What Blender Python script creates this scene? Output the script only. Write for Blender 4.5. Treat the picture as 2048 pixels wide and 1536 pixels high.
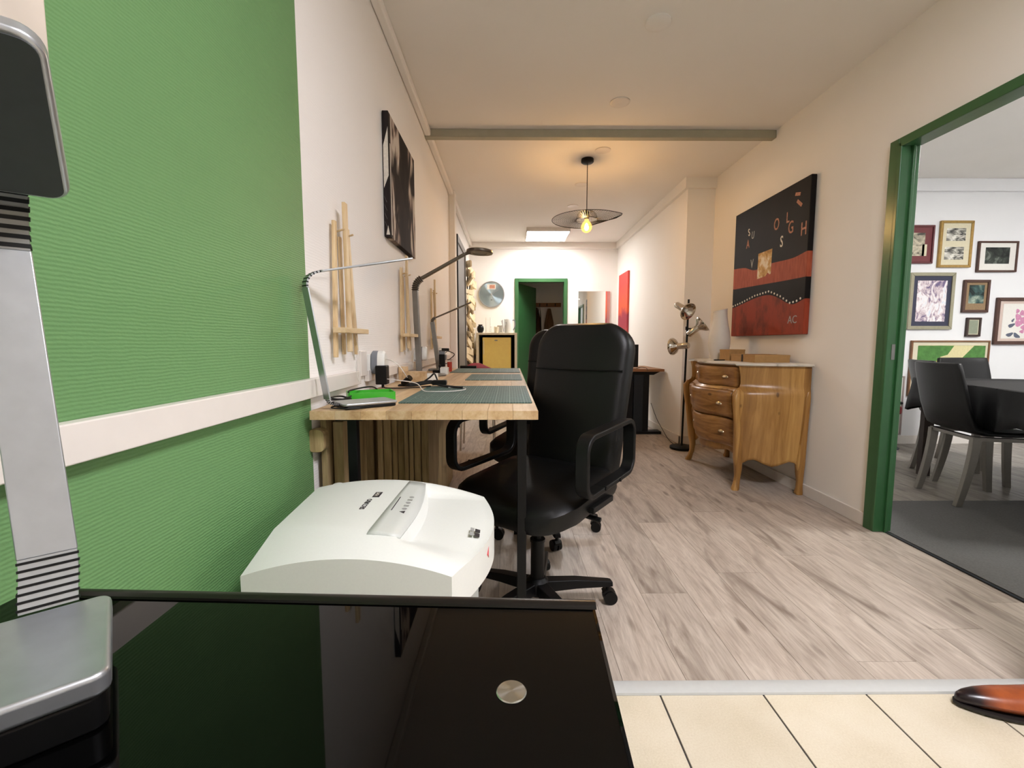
import bpy, bmesh, math, random
from mathutils import Vector, Matrix
random.seed(7)
PI = math.pi
S = bpy.context.scene
for o in list(bpy.data.objects):
    bpy.data.objects.remove(o)
COL = S.collection

# ------------------------------------------------------------------ camera
cam_d = bpy.data.cameras.new('camera')
cam_d.sensor_fit = 'HORIZONTAL'
cam_d.sensor_width = 36.0
cam_d.lens = 36.0 * 900.0 / 2048.0
cam_d.clip_start = 0.02
cam_d.clip_end = 60
cam = bpy.data.objects.new('camera', cam_d)
COL.objects.link(cam)
CAM_H = 1.017
cam.location = (0, 0, CAM_H)
cam.rotation_euler = (PI / 2 - math.atan(82 / 900.0), 0, -math.atan(6 / 900.0))
S.camera = cam

# ------------------------------------------------------------------ world, exposure
w = bpy.data.worlds.new('world')
S.world = w
w.use_nodes = True
w.node_tree.nodes['Background'].inputs[0].default_value = (0.75, 0.82, 1.0, 1)
w.node_tree.nodes['Background'].inputs[1].default_value = 0.05
S.view_settings.view_transform = 'Standard'
S.view_settings.look = 'None'
S.view_settings.gamma = 1
S.view_settings.use_curve_mapping = False
S.view_settings.exposure = 0.95

# strengths of the lamps the place has (used by the lamp builders below)
L_NEAR = 42.0       # square LED panel over the tiled area
L_FAR = 21.0        # square LED panel at the far end
L_SIDE = 52.0       # LED panel in the side room
L_BULB = 430.0      # amber pendant bulb

# ------------------------------------------------------------------ materials
MATS = {}
def srgb(h):
    h = h.lstrip('#')
    out = []
    for i in (0, 2, 4):
        c = int(h[i:i + 2], 16) / 255.0
        out.append(c / 12.92 if c <= 0.04045 else ((c + 0.055) / 1.055) ** 2.4)
    return tuple(out) + (1.0,)

class NT:
    """small helper around a material node tree"""
    def __init__(s, name):
        s.m = bpy.data.materials.new(name)
        s.m.use_nodes = True
        s.t = s.m.node_tree
        s.p = s.t.nodes['Principled BSDF']
        MATS[name] = s.m
    def n(s, kind, **kw):
        nd = s.t.nodes.new(kind)
        for k, v in kw.items():
            setattr(nd, k, v)
        return nd
    def put(s, sock, v):
        if hasattr(v, 'is_output'):
            s.t.links.new(v, sock)
        else:
            sock.default_value = v
    def coord(s, which='Object'):
        return s.n('ShaderNodeTexCoord').outputs[which]
    def geo(s, which='Position'):
        return s.n('ShaderNodeNewGeometry').outputs[which]
    def sep(s, v):
        nd = s.n('ShaderNodeSeparateXYZ'); s.put(nd.inputs[0], v)
        return nd.outputs
    def comb(s, x, y, z):
        nd = s.n('ShaderNodeCombineXYZ')
        for i, v in enumerate((x, y, z)): s.put(nd.inputs[i], v)
        return nd.outputs[0]
    def math(s, op, a, b=0.0, c=None, clamp=False):
        nd = s.n('ShaderNodeMath', operation=op, use_clamp=clamp)
        s.put(nd.inputs[0], a); s.put(nd.inputs[1], b)
        if c is not None: s.put(nd.inputs[2], c)
        return nd.outputs[0]
    def vmul(s, v, k):
        nd = s.n('ShaderNodeVectorMath', operation='MULTIPLY')
        s.put(nd.inputs[0], v); s.put(nd.inputs[1], k)
        return nd.outputs[0]
    def vadd(s, v, k):
        nd = s.n('ShaderNodeVectorMath', operation='ADD')
        s.put(nd.inputs[0], v); s.put(nd.inputs[1], k)
        return nd.outputs[0]
    def noise(s, v, scale, detail=2.0, rough=0.5, dist=0.0, out=0):
        nd = s.n('ShaderNodeTexNoise')
        s.put(nd.inputs['Vector'], v); s.put(nd.inputs['Scale'], scale)
        s.put(nd.inputs['Detail'], detail); s.put(nd.inputs['Roughness'], rough)
        s.put(nd.inputs['Distortion'], dist)
        return nd.outputs[out]
    def ramp(s, fac, stops, interp='LINEAR'):
        nd = s.n('ShaderNodeValToRGB')
        nd.color_ramp.interpolation = interp
        el = nd.color_ramp.elements
        while len(el) < len(stops): el.new(0.5)
        for e, (p, c) in zip(el, stops):
            e.position = p
            e.color = srgb(c) if isinstance(c, str) else (c if len(c) == 4 else tuple(c) + (1,))
        s.put(nd.inputs[0], fac)
        return nd.outputs[0]
    def mix(s, fac, a, b, mode='MIX'):
        nd = s.n('ShaderNodeMix', data_type='RGBA', blend_type=mode)
        s.put(nd.inputs[0], fac)
        s.put(nd.inputs[6], srgb(a) if isinstance(a, str) else a)
        s.put(nd.inputs[7], srgb(b) if isinstance(b, str) else b)
        return nd.outputs[2]
    def bump(s, h, strength=0.3, dist=0.002):
        nd = s.n('ShaderNodeBump')
        s.put(nd.inputs['Height'], h); nd.inputs['Strength'].default_value = strength
        nd.inputs['Distance'].default_value = dist
        s.t.links.new(nd.outputs[0], s.p.inputs['Normal'])
    def set(s, color=None, rough=None, metal=None, spec=None, **kw):
        P = s.p.inputs
        if color is not None: s.put(P['Base Color'], srgb(color) if isinstance(color, str) else color)
        if rough is not None: s.put(P['Roughness'], rough)
        if metal is not None: s.put(P['Metallic'], metal)
        if spec is not None: s.put(P['Specular IOR Level'], spec)
        for k, v in kw.items(): s.put(P[k], v)
        return s.m

def plain(name, color, rough=0.5, metal=0.0, spec=0.5, grain=0.0, gscale=60.0, bump=0.0, **kw):
    """painted / moulded / metal surface with a little procedural unevenness"""
    t = NT(name)
    col = srgb(color) if isinstance(color, str) else color
    v = t.coord()
    nz = t.noise(v, gscale, 3.0)
    if grain > 0:
        d = tuple(c * (1 - grain) for c in col[:3]) + (1,)
        l = tuple(min(1, c * (1 + grain)) for c in col[:3]) + (1,)
        c = t.ramp(nz, [(0.3, d), (0.7, l)])
    else:
        c = col
    if bump > 0: t.bump(nz, bump, 0.002)
    return t.set(c, rough, metal, spec, **kw)

def emit(name, color, strength):
    t = NT(name)
    t.p.inputs['Emission Color'].default_value = srgb(color) if isinstance(color, str) else color
    t.p.inputs['Emission Strength'].default_value = strength
    return t.set('#000000', 0.6)

def wood(name, dark, mid, light, axis='Y', scale=1.0, rough=0.45, vary=0.25, knots=True, spec=0.4):
    """timber with the grain along one axis; every object gets its own cut"""
    t = NT(name)
    v = t.coord()
    rnd = t.n('ShaderNodeObjectInfo').outputs['Random']
    off = t.comb(t.math('MULTIPLY', rnd, 37.0), t.math('MULTIPLY', rnd, 91.0), t.math('MULTIPLY', rnd, 53.0))
    v = t.vadd(v, off)
    k = {'X': (1.2, 14, 14), 'Y': (14, 1.2, 14), 'Z': (14, 14, 1.2)}[axis]
    st = t.vmul(v, tuple(q * scale for q in k))
    n1 = t.noise(st, 1.6, 4.0, 0.6, 0.6)
    n2 = t.noise(st, 9.0, 3.0, 0.6, 0.2)
    f = t.math('ADD', t.math('MULTIPLY', n1, 0.75), t.math('MULTIPLY', n2, 0.25))
    c = t.ramp(f, [(0.30, dark), (0.48, mid), (0.68, light)])
    if knots:
        kk = {'X': (2.2, 7, 7), 'Y': (7, 2.2, 7), 'Z': (7, 7, 2.2)}[axis]
        vo = t.n('ShaderNodeTexVoronoi')
        t.put(vo.inputs['Vector'], t.vmul(v, tuple(q * scale for q in kk))); vo.inputs['Scale'].default_value = 1.0
        kn = t.math('LESS_THAN', t.math('ADD', vo.outputs['Distance'], t.math('MULTIPLY', n2, 0.12)), 0.14)
        c = t.mix(t.math('MULTIPLY', kn, 0.6), c, dark)
    br = t.math('ADD', 1.0 - vary * 0.5, t.math('MULTIPLY', rnd, vary))
    cc = t.n('ShaderNodeMix', data_type='RGBA', blend_type='MULTIPLY')
    cc.inputs[0].default_value = 1.0
    t.put(cc.inputs[6], c); t.put(cc.inputs[7], t.comb(br, br, br))
    t.bump(n2, 0.12, 0.001)
    return t.set(cc.outputs[2], rough, 0, spec)

# walls, ceiling
def wall_mat(name, color, ribs=0.0, rib_scale=900.0, rough=0.75, grain=0.02, spec=0.3):
    t = NT(name)
    p = t.geo()
    xyz = t.sep(p)
    big = t.noise(p, 1.3, 2.0)
    col = srgb(color)
    d = tuple(c * (1 - grain) for c in col[:3]) + (1,)
    l = tuple(min(1, c * (1 + grain)) for c in col[:3]) + (1,)
    c = t.ramp(big, [(0.3, d), (0.7, l)])
    fine = t.noise(p, 130.0, 3.0)
    if ribs > 0:
        wob = t.math('MULTIPLY', t.noise(t.vmul(p, (1, 26, 40)), 1.0, 3.0), 6.0)
        h = t.math('SINE', t.math('ADD', t.math('MULTIPLY', xyz[2], rib_scale), wob))
        brk = t.noise(t.vmul(p, (90, 90, 260)), 1.0, 2.0)
        h = t.math('ADD', t.math('MULTIPLY', h, 0.5), t.math('MULTIPLY', brk, 1.6))
        t.bump(h, ribs, 0.003)
    else:
        t.bump(fine, 0.10, 0.0015)
    return t.set(c, rough, 0, spec)

M_GREENWALL = wall_mat('green_ribbed_wallpaper', '#67915d', 0.22, 1000.0, 0.50, 0.03, 0.35)
M_WHITEWALL = wall_mat('white_ribbed_wallpaper', '#f1eeea', 0.10, 700.0, 0.7, 0.02, 0.3)
M_WALL = wall_mat('white_wall_paint', '#f0ece6', 0, rough=0.75)
M_CEIL = wall_mat('ceiling_paint', '#efebe5', 0, rough=0.85)
M_SIDEWALL = wall_mat('side_room_wall_paint', '#e9e9ea', 0, rough=0.8)
M_PLASTER = plain('bare_plaster', '#cfc4b6', 0.85, grain=0.12, gscale=9, bump=0.2)
M_TRIM = plain('white_trim_paint', '#e0dad3', 0.4, grain=0.02, gscale=20)
M_BEAM = plain('grey_beam_paint', '#a9a592', 0.6, grain=0.04, gscale=14)
M_GREENPAINT = plain('green_gloss_paint', '#2f5f36', 0.28, grain=0.05, gscale=12, spec=0.6)
M_PLASTICWHITE = plain('white_plastic', '#e8e8e2', 0.35, grain=0.015, gscale=30)
M_SHRED = plain('shredder_plastic', '#dfe1db', 0.42, grain=0.012, gscale=240, bump=0.03)
M_SHRED2 = plain('shredder_panel_plastic', '#c9ccc6', 0.4, grain=0.012, gscale=240)
M_PLASTICGREY = plain('grey_plastic', '#7d828a', 0.4, grain=0.03)
M_BLACKPLASTIC = plain('black_plastic', '#060606', 0.45, 0.0, 0.28, grain=0.15)
M_CABLE = plain('black_cable', '#101010', 0.5, grain=0.1)
M_WHITECABLE = plain('white_cable', '#ddd9d2', 0.45, grain=0.03)
M_LEATHER = plain('black_leatherette', '#060606', 0.42, grain=0.25, gscale=160, bump=0.14, spec=0.30)
M_BLACKMETAL = plain('black_powder_coat', '#050506', 0.48, 0.0, 0.25, grain=0.15, gscale=120)
M_DARKMETAL = plain('graphite_metal', '#2c3238', 0.35, 0.6, grain=0.08)
M_SILVER = plain('satin_silver', '#b9bdc1', 0.34, 0.85, grain=0.05, gscale=40)
M_GREYALU = plain('grey_aluminium', '#8b8a87', 0.4, 0.75, grain=0.05, gscale=30)
M_STEELDARK = plain('brushed_brown_steel', '#6f675e', 0.3, 0.9, grain=0.06)
M_CHROME = plain('polished_chrome', '#c8c2b8', 0.14, 1.0, grain=0.02)
M_SHUTTER = plain('grey_door_paint', '#7f7c78', 0.5, 0.2, grain=0.05, gscale=12)
M_BLACKGLASS = plain('black_glass', '#020202', 0.02, 0, 0.24, grain=0.1, gscale=3)
M_TILE = None
M_GROUT = plain('dark_grout', '#3b3634', 0.8, grain=0.1)
M_CARD = plain('brown_cardboard', '#a9824f', 0.75, grain=0.08, gscale=45)
M_CERAMIC = plain('matt_white_ceramic', '#d8d2c8', 0.55, grain=0.02, gscale=25)
M_YELLOW = plain('yellow_enamel', '#ffe07c', 0.35, grain=0.03, gscale=20)
M_CREAM = plain('cream_laminate', '#e6dcc2', 0.5, grain=0.05, gscale=20)
M_DARKIN = plain('dark_brown_interior', '#2b2019', 0.7, grain=0.2)
M_RED = plain('red_plastic', '#b53a25', 0.35, grain=0.05)
M_PINK = plain('pink_plastic', '#b9525e', 0.45, grain=0.05)
M_GREENPLASTIC = plain('bright_green_plastic', '#3fae2c', 0.3, grain=0.04, spec=0.6)
M_BRASS = plain('pale_brass', '#d9cdb0', 0.2, 1.0, grain=0.03)
M_INKDARK = plain('dark_print_ink', '#2d2a2c', 0.6, grain=0.05)
M_INKGREY = plain('grey_print_ink', '#9a9a96', 0.6, grain=0.05)
M_INKRED = plain('red_print_ink', '#c8434a', 0.5, grain=0.05)
M_BEIGEPAINT = plain('worn_copper_paint', '#b07a62', 0.7, grain=0.25, gscale=90)
M_WHITEPAINT = plain('off_white_paint', '#ddd6c9', 0.7, grain=0.1, gscale=90)
M_GLASS = NT('clear_glass').set('#ffffff', 0.03, 0, 0.5, **{'Transmission Weight': 1.0, 'IOR': 1.45})
M_MIRROR = plain('mirror_silver', '#eef0ee', 0.02, 1.0)
M_PINE = wood('pale_pine', '#b8976a', '#d6bb90', '#e6d2ae', 'Z', 1.6, 0.5, 0.15, False)
M_PINEX = wood('pale_pine_ledge', '#b8976a', '#d6bb90', '#e2cda8', 'Y', 1.6, 0.5, 0.15, False)
M_BOARD = wood('pine_board', '#735e3c', '#a38c63', '#c4ad82', 'Z', 1.2, 0.6, 0.45, True)
M_BEECH = wood('beech_stave', '#a9855a', '#c6a67c', '#d8bf9a', 'Y', 1.0, 0.42, 0.30, False)
M_OAKDESK = wood('brown_desk_top', '#6b4526', '#8a5d36', '#a3744a', 'X', 1.0, 0.5, 0.1, False)
M_CHIP = wood('split_wood_chip', '#c4a87c', '#dcc79f', '#ece0c2', 'Z', 2.0, 0.7, 0.3, False)

def tile_mat():
    t = NT('beige_floor_tile')
    v = t.geo()
    rnd = t.n('ShaderNodeObjectInfo').outputs['Random']
    n1 = t.noise(v, 5.0, 3.0); n2 = t.noise(v, 220.0, 2.0)
    f = t.math('ADD', t.math('MULTIPLY', n1, 0.6), t.math('MULTIPLY', n2, 0.4))
    c = t.ramp(f, [(0.3, '#cbbfa5'), (0.5, '#d8cdb6'), (0.7, '#e1d8c4')])
    br = t.math('ADD', 0.96, t.math('MULTIPLY', rnd, 0.06))
    c = t.mix(1.0, c, t.comb(br, br, br), 'MULTIPLY')
    t.bump(n2, 0.05, 0.001)
    return t.set(c, 0.38, 0, 0.45)
M_TILE = tile_mat()

def plank_mat(name, a, b, c_, d, gloss=0.42):
    t = NT(name)
    v = t.coord()
    rnd = t.n('ShaderNodeObjectInfo').outputs['Random']
    v = t.vadd(v, t.comb(t.math('MULTIPLY', rnd, 61.0), t.math('MULTIPLY', rnd, 143.0), 0.0))
    st = t.vmul(v, (14, 2.3, 1))
    n1 = t.noise(st, 1.3, 6.0, 0.66, 1.6)
    n2 = t.noise(t.vmul(v, (130, 7, 1)), 1.0, 3.0, 0.6)
    n3 = t.noise(t.vmul(v, (9, 1.7, 1)), 1.0, 3.0, 0.5, 1.2)
    f = t.math('ADD', t.math('MULTIPLY', n1, 0.62), t.math('MULTIPLY', n2, 0.38))
    col = t.ramp(f, [(0.34, b), (0.48, c_), (0.62, d)])
    streak = t.ramp(n3, [(0.56, (0, 0, 0, 1)), (0.72, (1, 1, 1, 1))])
    col = t.mix(t.math('MULTIPLY', streak, 0.7), col, a)
    vo = t.n('ShaderNodeTexVoronoi')
    t.put(vo.inputs['Vector'], t.vmul(v, (9, 2.6, 1))); vo.inputs['Scale'].default_value = 1.0
    kn = t.ramp(t.math('ADD', vo.outputs['Distance'], t.math('MULTIPLY', n1, 0.12)),
                [(0.13, (1, 1, 1, 1)), (0.22, (0, 0, 0, 1))])
    col = t.mix(t.math('MULTIPLY', kn, 0.75), col, a)
    br = t.math('ADD', 0.90, t.math('MULTIPLY', rnd, 0.18))
    col = t.mix(1.0, col, t.comb(br, br, br), 'MULTIPLY')
    t.bump(n2, 0.06, 0.001)
    return t.set(col, gloss, 0, 0.4)
M_PLANK = plank_mat('oak_laminate', '#716257', '#97897d', '#b1a497', '#c4b8ab')
M_PLANKSIDE = plank_mat('grey_laminate', '#4b4641', '#6b655e', '#857e76', '#9a938a')

# ------------------------------------------------------------------ mesh helpers
class MB:
    def __init__(s): s.bm = bmesh.new(); s.mi = 0
    def face(s, vs):
        try:
            f = s.bm.faces.new(vs); f.material_index = s.mi; return f
        except ValueError:
            return None
    def box(s, x0, x1, y0, y1, z0, z1, M=None):
        P = [(x0, y0, z0), (x1, y0, z0), (x1, y1, z0), (x0, y1, z0), (x0, y0, z1), (x1, y0, z1), (x1, y1, z1), (x0, y1, z1)]
        vs = [s.bm.verts.new(M @ Vector(p) if M else p) for p in P]
        for q in ((0, 3, 2, 1), (4, 5, 6, 7), (0, 1, 5, 4), (1, 2, 6, 5), (2, 3, 7, 6), (3, 0, 4, 7)):
            s.face([vs[i] for i in q])
        return s
    def hexa(s, P):
        vs = [s.bm.verts.new(p) for p in P]
        for q in ((0, 3, 2, 1), (4, 5, 6, 7), (0, 1, 5, 4), (1, 2, 6, 5), (2, 3, 7, 6), (3, 0, 4, 7)):
            s.face([vs[i] for i in q])
        return s
    def rings(s, R, closed_u=True, cap0=True, cap1=True, loop=False):
        V = [[s.bm.verts.new(p) for p in r] for r in R]
        n = len(V[0]); m = len(V)
        for i in range(m if loop else m - 1):
            a, b = V[i], V[(i + 1) % m]
            for j in range(n if closed_u else n - 1):
                s.face([a[j], a[(j + 1) % n], b[(j + 1) % n], b[j]])
        if not loop and closed_u:
            if cap0: s.face(list(reversed(V[0])))
            if cap1: s.face(V[-1])
        return s
    def cyl(s, p0, p1, r0, r1=None, n=16, cap=True):
        p0 = Vector(p0); p1 = Vector(p1); r1 = r0 if r1 is None else r1
        d = (p1 - p0).normalized()
        a = d.orthogonal().normalized(); b = d.cross(a)
        R = []
        for p, r in ((p0, r0), (p1, r1)):
            R.append([p + a * math.cos(2 * PI * k / n) * r + b * math.sin(2 * PI * k / n) * r for k in range(n)])
        return s.rings(R, True, cap, cap)
    def tube(s, pts, r, n=8, closed=False):
        pts = [Vector(p) for p in pts]
        m = len(pts); R = []
        t0 = (pts[1] - pts[0]).normalized()
        a = t0.orthogonal().normalized()
        for i, p in enumerate(pts):
            if closed: t = (pts[(i + 1) % m] - pts[i - 1]).normalized()
            else: t = (pts[min(i + 1, m - 1)] - pts[max(i - 1, 0)]).normalized()
            a = (a - t * a.dot(t)).normalized(); b = t.cross(a)
            rr = r[i] if isinstance(r, (list, tuple)) else r
            R.append([p + a * math.cos(2 * PI * k / n) * rr + b * math.sin(2 * PI * k / n) * rr for k in range(n)])
        return s.rings(R, True, True, True, closed)
    def band(s, pts, side, wd, th, closed=False):
        """sweep a flat rectangular section along a path; side = direction of its width"""
        pts = [Vector(p) for p in pts]; side = Vector(side).normalized(); m = len(pts); R = []
        for i, p in enumerate(pts):
            if closed: t = (pts[(i + 1) % m] - pts[i - 1]).normalized()
            else: t = (pts[min(i + 1, m - 1)] - pts[max(i - 1, 0)]).normalized()
            nn = t.cross(side).normalized()
            ww = wd[i] if isinstance(wd, (list, tuple)) else wd
            a = side * ww / 2; b = nn * th / 2
            R.append([p - a - b, p + a - b, p + a + b, p - a + b])
        return s.rings(R, True, True, True, closed)
    def lathe(s, prof, n=24, o=(0, 0, 0), M=None, cap0=True, cap1=True):
        R = []
        for r, z in prof:
            ring = []
            for k in range(n):
                p = Vector((r * math.cos(2 * PI * k / n), r * math.sin(2 * PI * k / n), z))
                if M: p = M @ p
                ring.append(p + Vector(o))
            R.append(ring)
        return s.rings(R, True, cap0, cap1)
    def prism(s, poly, h0, h1, plane='XY', M=None):
        def mk(a, b, h):
            p = {'XY': (a, b, h), 'XZ': (a, h, b), 'YZ': (h, a, b)}[plane]
            return M @ Vector(p) if M else Vector(p)
        return s.rings([[mk(a, b, h0) for a, b in poly], [mk(a, b, h1) for a, b in poly]])
    def sphere(s, c, r, n=16, m=10, sc=(1, 1, 1)):
        R = []
        for i in range(m + 1):
            th = PI * i / m
            rr = max(1e-4, math.sin(th))
            R.append([Vector(c) + Vector((r * sc[0] * rr * math.cos(2 * PI * k / n), r * sc[1] * rr * math.sin(2 * PI * k / n), -r * sc[2] * math.cos(th))) for k in range(n)])
        return s.rings(R)
    def done(s, name, mat, parent=None, smooth=False, bevel=0.0, seg=2, world=True):
        """link as ONE mesh object; coordinates are world ones unless world=False (then local to the parent)"""
        me = bpy.data.meshes.new(name)
        bmesh.ops.recalc_face_normals(s.bm, faces=s.bm.faces[:])
        if parent is not None and world:
            s.bm.transform(wm(parent).inverted())
        s.bm.to_mesh(me); s.bm.free()
        o = bpy.data.objects.new(name, me); COL.objects.link(o)
        for m_ in (mat if isinstance(mat, (list, tuple)) else [mat]): me.materials.append(m_)
        if parent is not None: o.parent = parent
        if smooth:
            for p in me.polygons: p.use_smooth = True
        if bevel > 0:
            b = o.modifiers.new('bevel', 'BEVEL'); b.width = bevel; b.segments = seg
            b.limit_method = 'ANGLE'; b.angle_limit = math.radians(35)
            if not smooth:
                for p in me.polygons: p.use_smooth = True
            b.harden_normals = True
        elif smooth:
            try:
                me.set_sharp_from_angle(angle=math.radians(40))
            except Exception:
                pass
        return o

def wm(o):
    M = Matrix.LocRotScale(o.location, o.rotation_euler, o.scale)
    return wm(o.parent) @ M if o.parent else M

def tag(o, label=None, cat=None, group=None, kind=None):
    if label: o['label'] = label
    if cat: o['category'] = cat
    if group: o['group'] = group
    if kind: o['kind'] = kind
    return o

def thing(name, loc, label, cat, rz=0.0, group=None):
    o = bpy.data.objects.new(name, None); COL.objects.link(o)
    o.empty_display_size = 0.1
    o.location = loc; o.rotation_euler = (0, 0, rz)
    return tag(o, label, cat, group)

def solo(o, loc):
    """put the origin of a single-mesh thing at loc (mesh was modelled in world coordinates)"""
    o.data.transform(Matrix.Translation(-Vector(loc))); o.location = loc
    return o

def copy_tree(o, parent=None):
    c = o.copy(); COL.objects.link(c); c.parent = parent
    for ch in [x for x in bpy.data.objects if x.parent == o]:
        copy_tree(ch, c)
    return c

def rrect(w_, h_, r, n=6, cx=0, cy=0):
    """rounded rectangle outline; r may be a list of four radii (bl, br, tr, tl)"""
    rs = r if isinstance(r, (list, tuple)) else [r] * 4
    P = []
    for (sx, sy, a0, rr) in ((-1, -1, PI, rs[0]), (1, -1, 1.5 * PI, rs[1]), (1, 1, 0, rs[2]), (-1, 1, 0.5 * PI, rs[3])):
        ccx = cx + sx * (w_ / 2 - rr); ccy = cy + sy * (h_ / 2 - rr)
        for k in range(n + 1):
            a = a0 + k / n * PI / 2
            P.append((ccx + rr * math.cos(a), ccy + rr * math.sin(a)))
    return P

def lerp(a, b, t): return a + (b - a) * t
def interp(x, xs, ys):
    if x <= xs[0]: return ys[0]
    for i in range(len(xs) - 1):
        if x <= xs[i + 1]:
            return lerp(ys[i], ys[i + 1], (x - xs[i]) / (xs[i + 1] - xs[i]))
    return ys[-1]

def bez(ctrl, n=24):
    """Catmull-Rom through the control points"""
    P = [Vector(p) for p in ctrl]; P = [2 * P[0] - P[1]] + P + [2 * P[-1] - P[-2]]
    out = []
    for i in range(1, len(P) - 2):
        for k in range(n):
            t = k / n
            a, b, c, d = P[i - 1], P[i], P[i + 1], P[i + 2]
            out.append(0.5 * ((2 * b) + (c - a) * t + (2 * a - 5 * b + 4 * c - d) * t * t + (3 * b - a - 3 * c + d) * t ** 3))
    out.append(P[-2])
    return out

def text(body, name, mat, parent, M, size, extrude=0.0004, world=True, shear=0.0, bold=0.0):
    cu = bpy.data.curves.new(name, 'FONT'); cu.body = body; cu.size = size; cu.extrude = extrude
    cu.align_x = 'CENTER'; cu.align_y = 'CENTER'; cu.shear = shear; cu.offset = bold; cu.resolution_u = 3
    tmp = bpy.data.objects.new('tmp', cu); COL.objects.link(tmp)
    bpy.context.view_layer.update()
    me = bpy.data.meshes.new_from_object(tmp.evaluated_get(bpy.context.evaluated_depsgraph_get()))
    bpy.data.objects.remove(tmp); bpy.data.curves.remove(cu)
    me.name = name
    me.transform(wm(parent).inverted() @ M if (parent and world) else M)
    o = bpy.data.objects.new(name, me); COL.objects.link(o)
    me.materials.clear(); me.materials.append(mat)
    if parent: o.parent = parent
    return o

# ================================================================== the setting
XL, XR, XF, YB, ZC = -0.622, 1.985, 1.72, 7.25, 2.59
def struct(name, mb, mat, parent=None, bevel=0.0, **kw):
    o = mb.done(name, mat, parent, bevel=bevel, **kw)
    if parent is None: o['kind'] = 'structure'
    return o

# laminate floor: one slab, every plank its own child
fl = struct('floor', MB().box(XL, 2.03, 1.24, YB + 1.8, -0.06, -0.008), M_GROUT)
PW, PL = 0.193, 1.286
x = XL; ci = 0
while x < 2.03 - 0.01:
    x1 = min(x + PW, 2.03)
    y = 1.262 - ((ci * 0.437) % 1.0) * PL
    k = 0
    while y < YB + 1.7:
        y0, y1 = max(y, 1.256), min(y + PL, YB + 1.75)
        if y1 - y0 > 0.02 and not (x > XF + 0.02 and y0 > 4.6):
            g = 0.0006
            m = MB().box(x + g, x1 - g, y0 + g, y1 - g, -0.008, 0.0)
            o = m.done('plank', M_PLANK)
            solo(o, ((x + x1) / 2, (y0 + y1) / 2, 0)); o.parent = fl
        y += PL; k += 1
    x = x1; ci += 1

# tiled floor in front
ft = struct('floor', MB().box(XL, 3.2, -2.2, 1.24, -0.06, -0.003), M_GROUT)
tm = MB().box(-0.1478, 0.1478, -0.1478, 0.1478, -0.009, 0.0).done('tile', M_TILE, bevel=0.0015, seg=1)
first = True
for i in range(-4, 10):
    for j in range(0, 11):
        cx, cy = 0.438 + 0.30 * i + 0.15, 1.217 - 0.15 - 0.30 * j
        if cx - 0.15 < XL - 0.2 or cx > 3.2: continue
        o = tm if first else tm.copy()
        if not first: COL.objects.link(o)
        first = False
        o.location = (cx, cy, 0)
        o.parent = ft
# threshold strip between tiles and laminate
st = MB()
st.prism([(1.214, 0), (1.266, 0), (1.264, 0.006), (1.255, 0.010), (1.226, 0.010), (1.216, 0.006)], XL + 0.02, XR - 0.004, 'YZ')
struct('trim_1', st, plain('grey_white_profile', '#bfc0bd', 0.4, grain=0.02), smooth=True)

# side room floor
fs = struct('floor', MB().box(2.03, 6.0, 1.3, 4.5, -0.06, -0.008), M_GROUT)
x = 2.03; ci = 0
while x < 5.7:
    y = 1.30 - (ci * 0.41 % 1.0) * PL
    while y < 4.49:
        y0, y1 = max(y, 1.30), min(y + PL, 4.49)
        if y1 - y0 > 0.03 and y1 > 2.6:
            o = MB().box(x + 0.001, x + PW - 0.001, y0 + 0.001, y1 - 0.001, -0.008, 0).done('plank', M_PLANKSIDE)
            solo(o, (x + PW / 2, (y0 + y1) / 2, 0)); o.parent = fs
        y += PL
    x += PW; ci += 1

# ceiling and beam
struct('ceiling', MB().box(XL - 0.1, 6.1, -2.3, YB + 1.9, ZC, ZC + 0.08), M_CEIL)
struct('trim_2', MB().box(XL, XR, 3.475, 3.535, ZC - 0.058, ZC), M_BEAM, bevel=0.006)

# left wall: green painted part, then white
PB = 1.405
m = MB()
m.mi = 0; m.box(XL - 0.1, XL, -2.2, PB, -0.02, ZC)
m.mi = 1; m.box(XL - 0.1, XL, PB, YB, -0.02, ZC)
struct('wall_left', m, [M_GREENWALL, M_WHITEWALL])
struct('trim_3', MB().box(XL, XL + 0.018, -1.2, 0.634, 1.27, ZC), M_PLASTER, bevel=0.004)
struct('trim_4', MB().box(XL, -0.562, 4.815, 4.95, 0, ZC), M_WALL, bevel=0.004)
struct('trim_5', MB().box(XL, XL + 0.045, PB, 4.815, ZC - 0.05, ZC), M_WALL, bevel=0.01)
struct('trim_6', MB().box(XL, XL + 0.045, 4.95, YB, ZC - 0.06, ZC), M_WALL, bevel=0.01)
struct('baseboard_left', MB().box(XL, XL + 0.014, PB, YB, 0, 0.075), M_TRIM, bevel=0.003)

# right wall with the doorway to the side room
m = MB()
m.box(XR, 2.055, 2.36, 4.46, 0, ZC)
m.box(XR, 2.055, 1.40, 2.36, 2.02, ZC)
m.box(XR, 2.055, 1.24, 1.40, 0, ZC)
struct('wall_right', m, M_WALL)
struct('wall_right_far', MB().box(XF, 2.055, 4.46, YB, 0, ZC), M_WALL)
struct('baseboard_right', MB().box(XR - 0.014, XR, 2.405, 4.46, 0, 0.075), M_TRIM, bevel=0.003)
m = MB(); m.box(XF - 0.014, XF, 4.446, YB, 0, 0.085); m.box(XF - 0.014, XR, 4.446, 4.46, 0, 0.085)
struct('baseboard_right_far', m, M_TRIM, bevel=0.003)
m = MB(); m.box(XF - 0.035, XF, 4.425, YB, ZC - 0.10, ZC); m.box(XF, XR, 4.425, 4.46, ZC - 0.10, ZC)
struct('trim_7', m, M_WALL)
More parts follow.
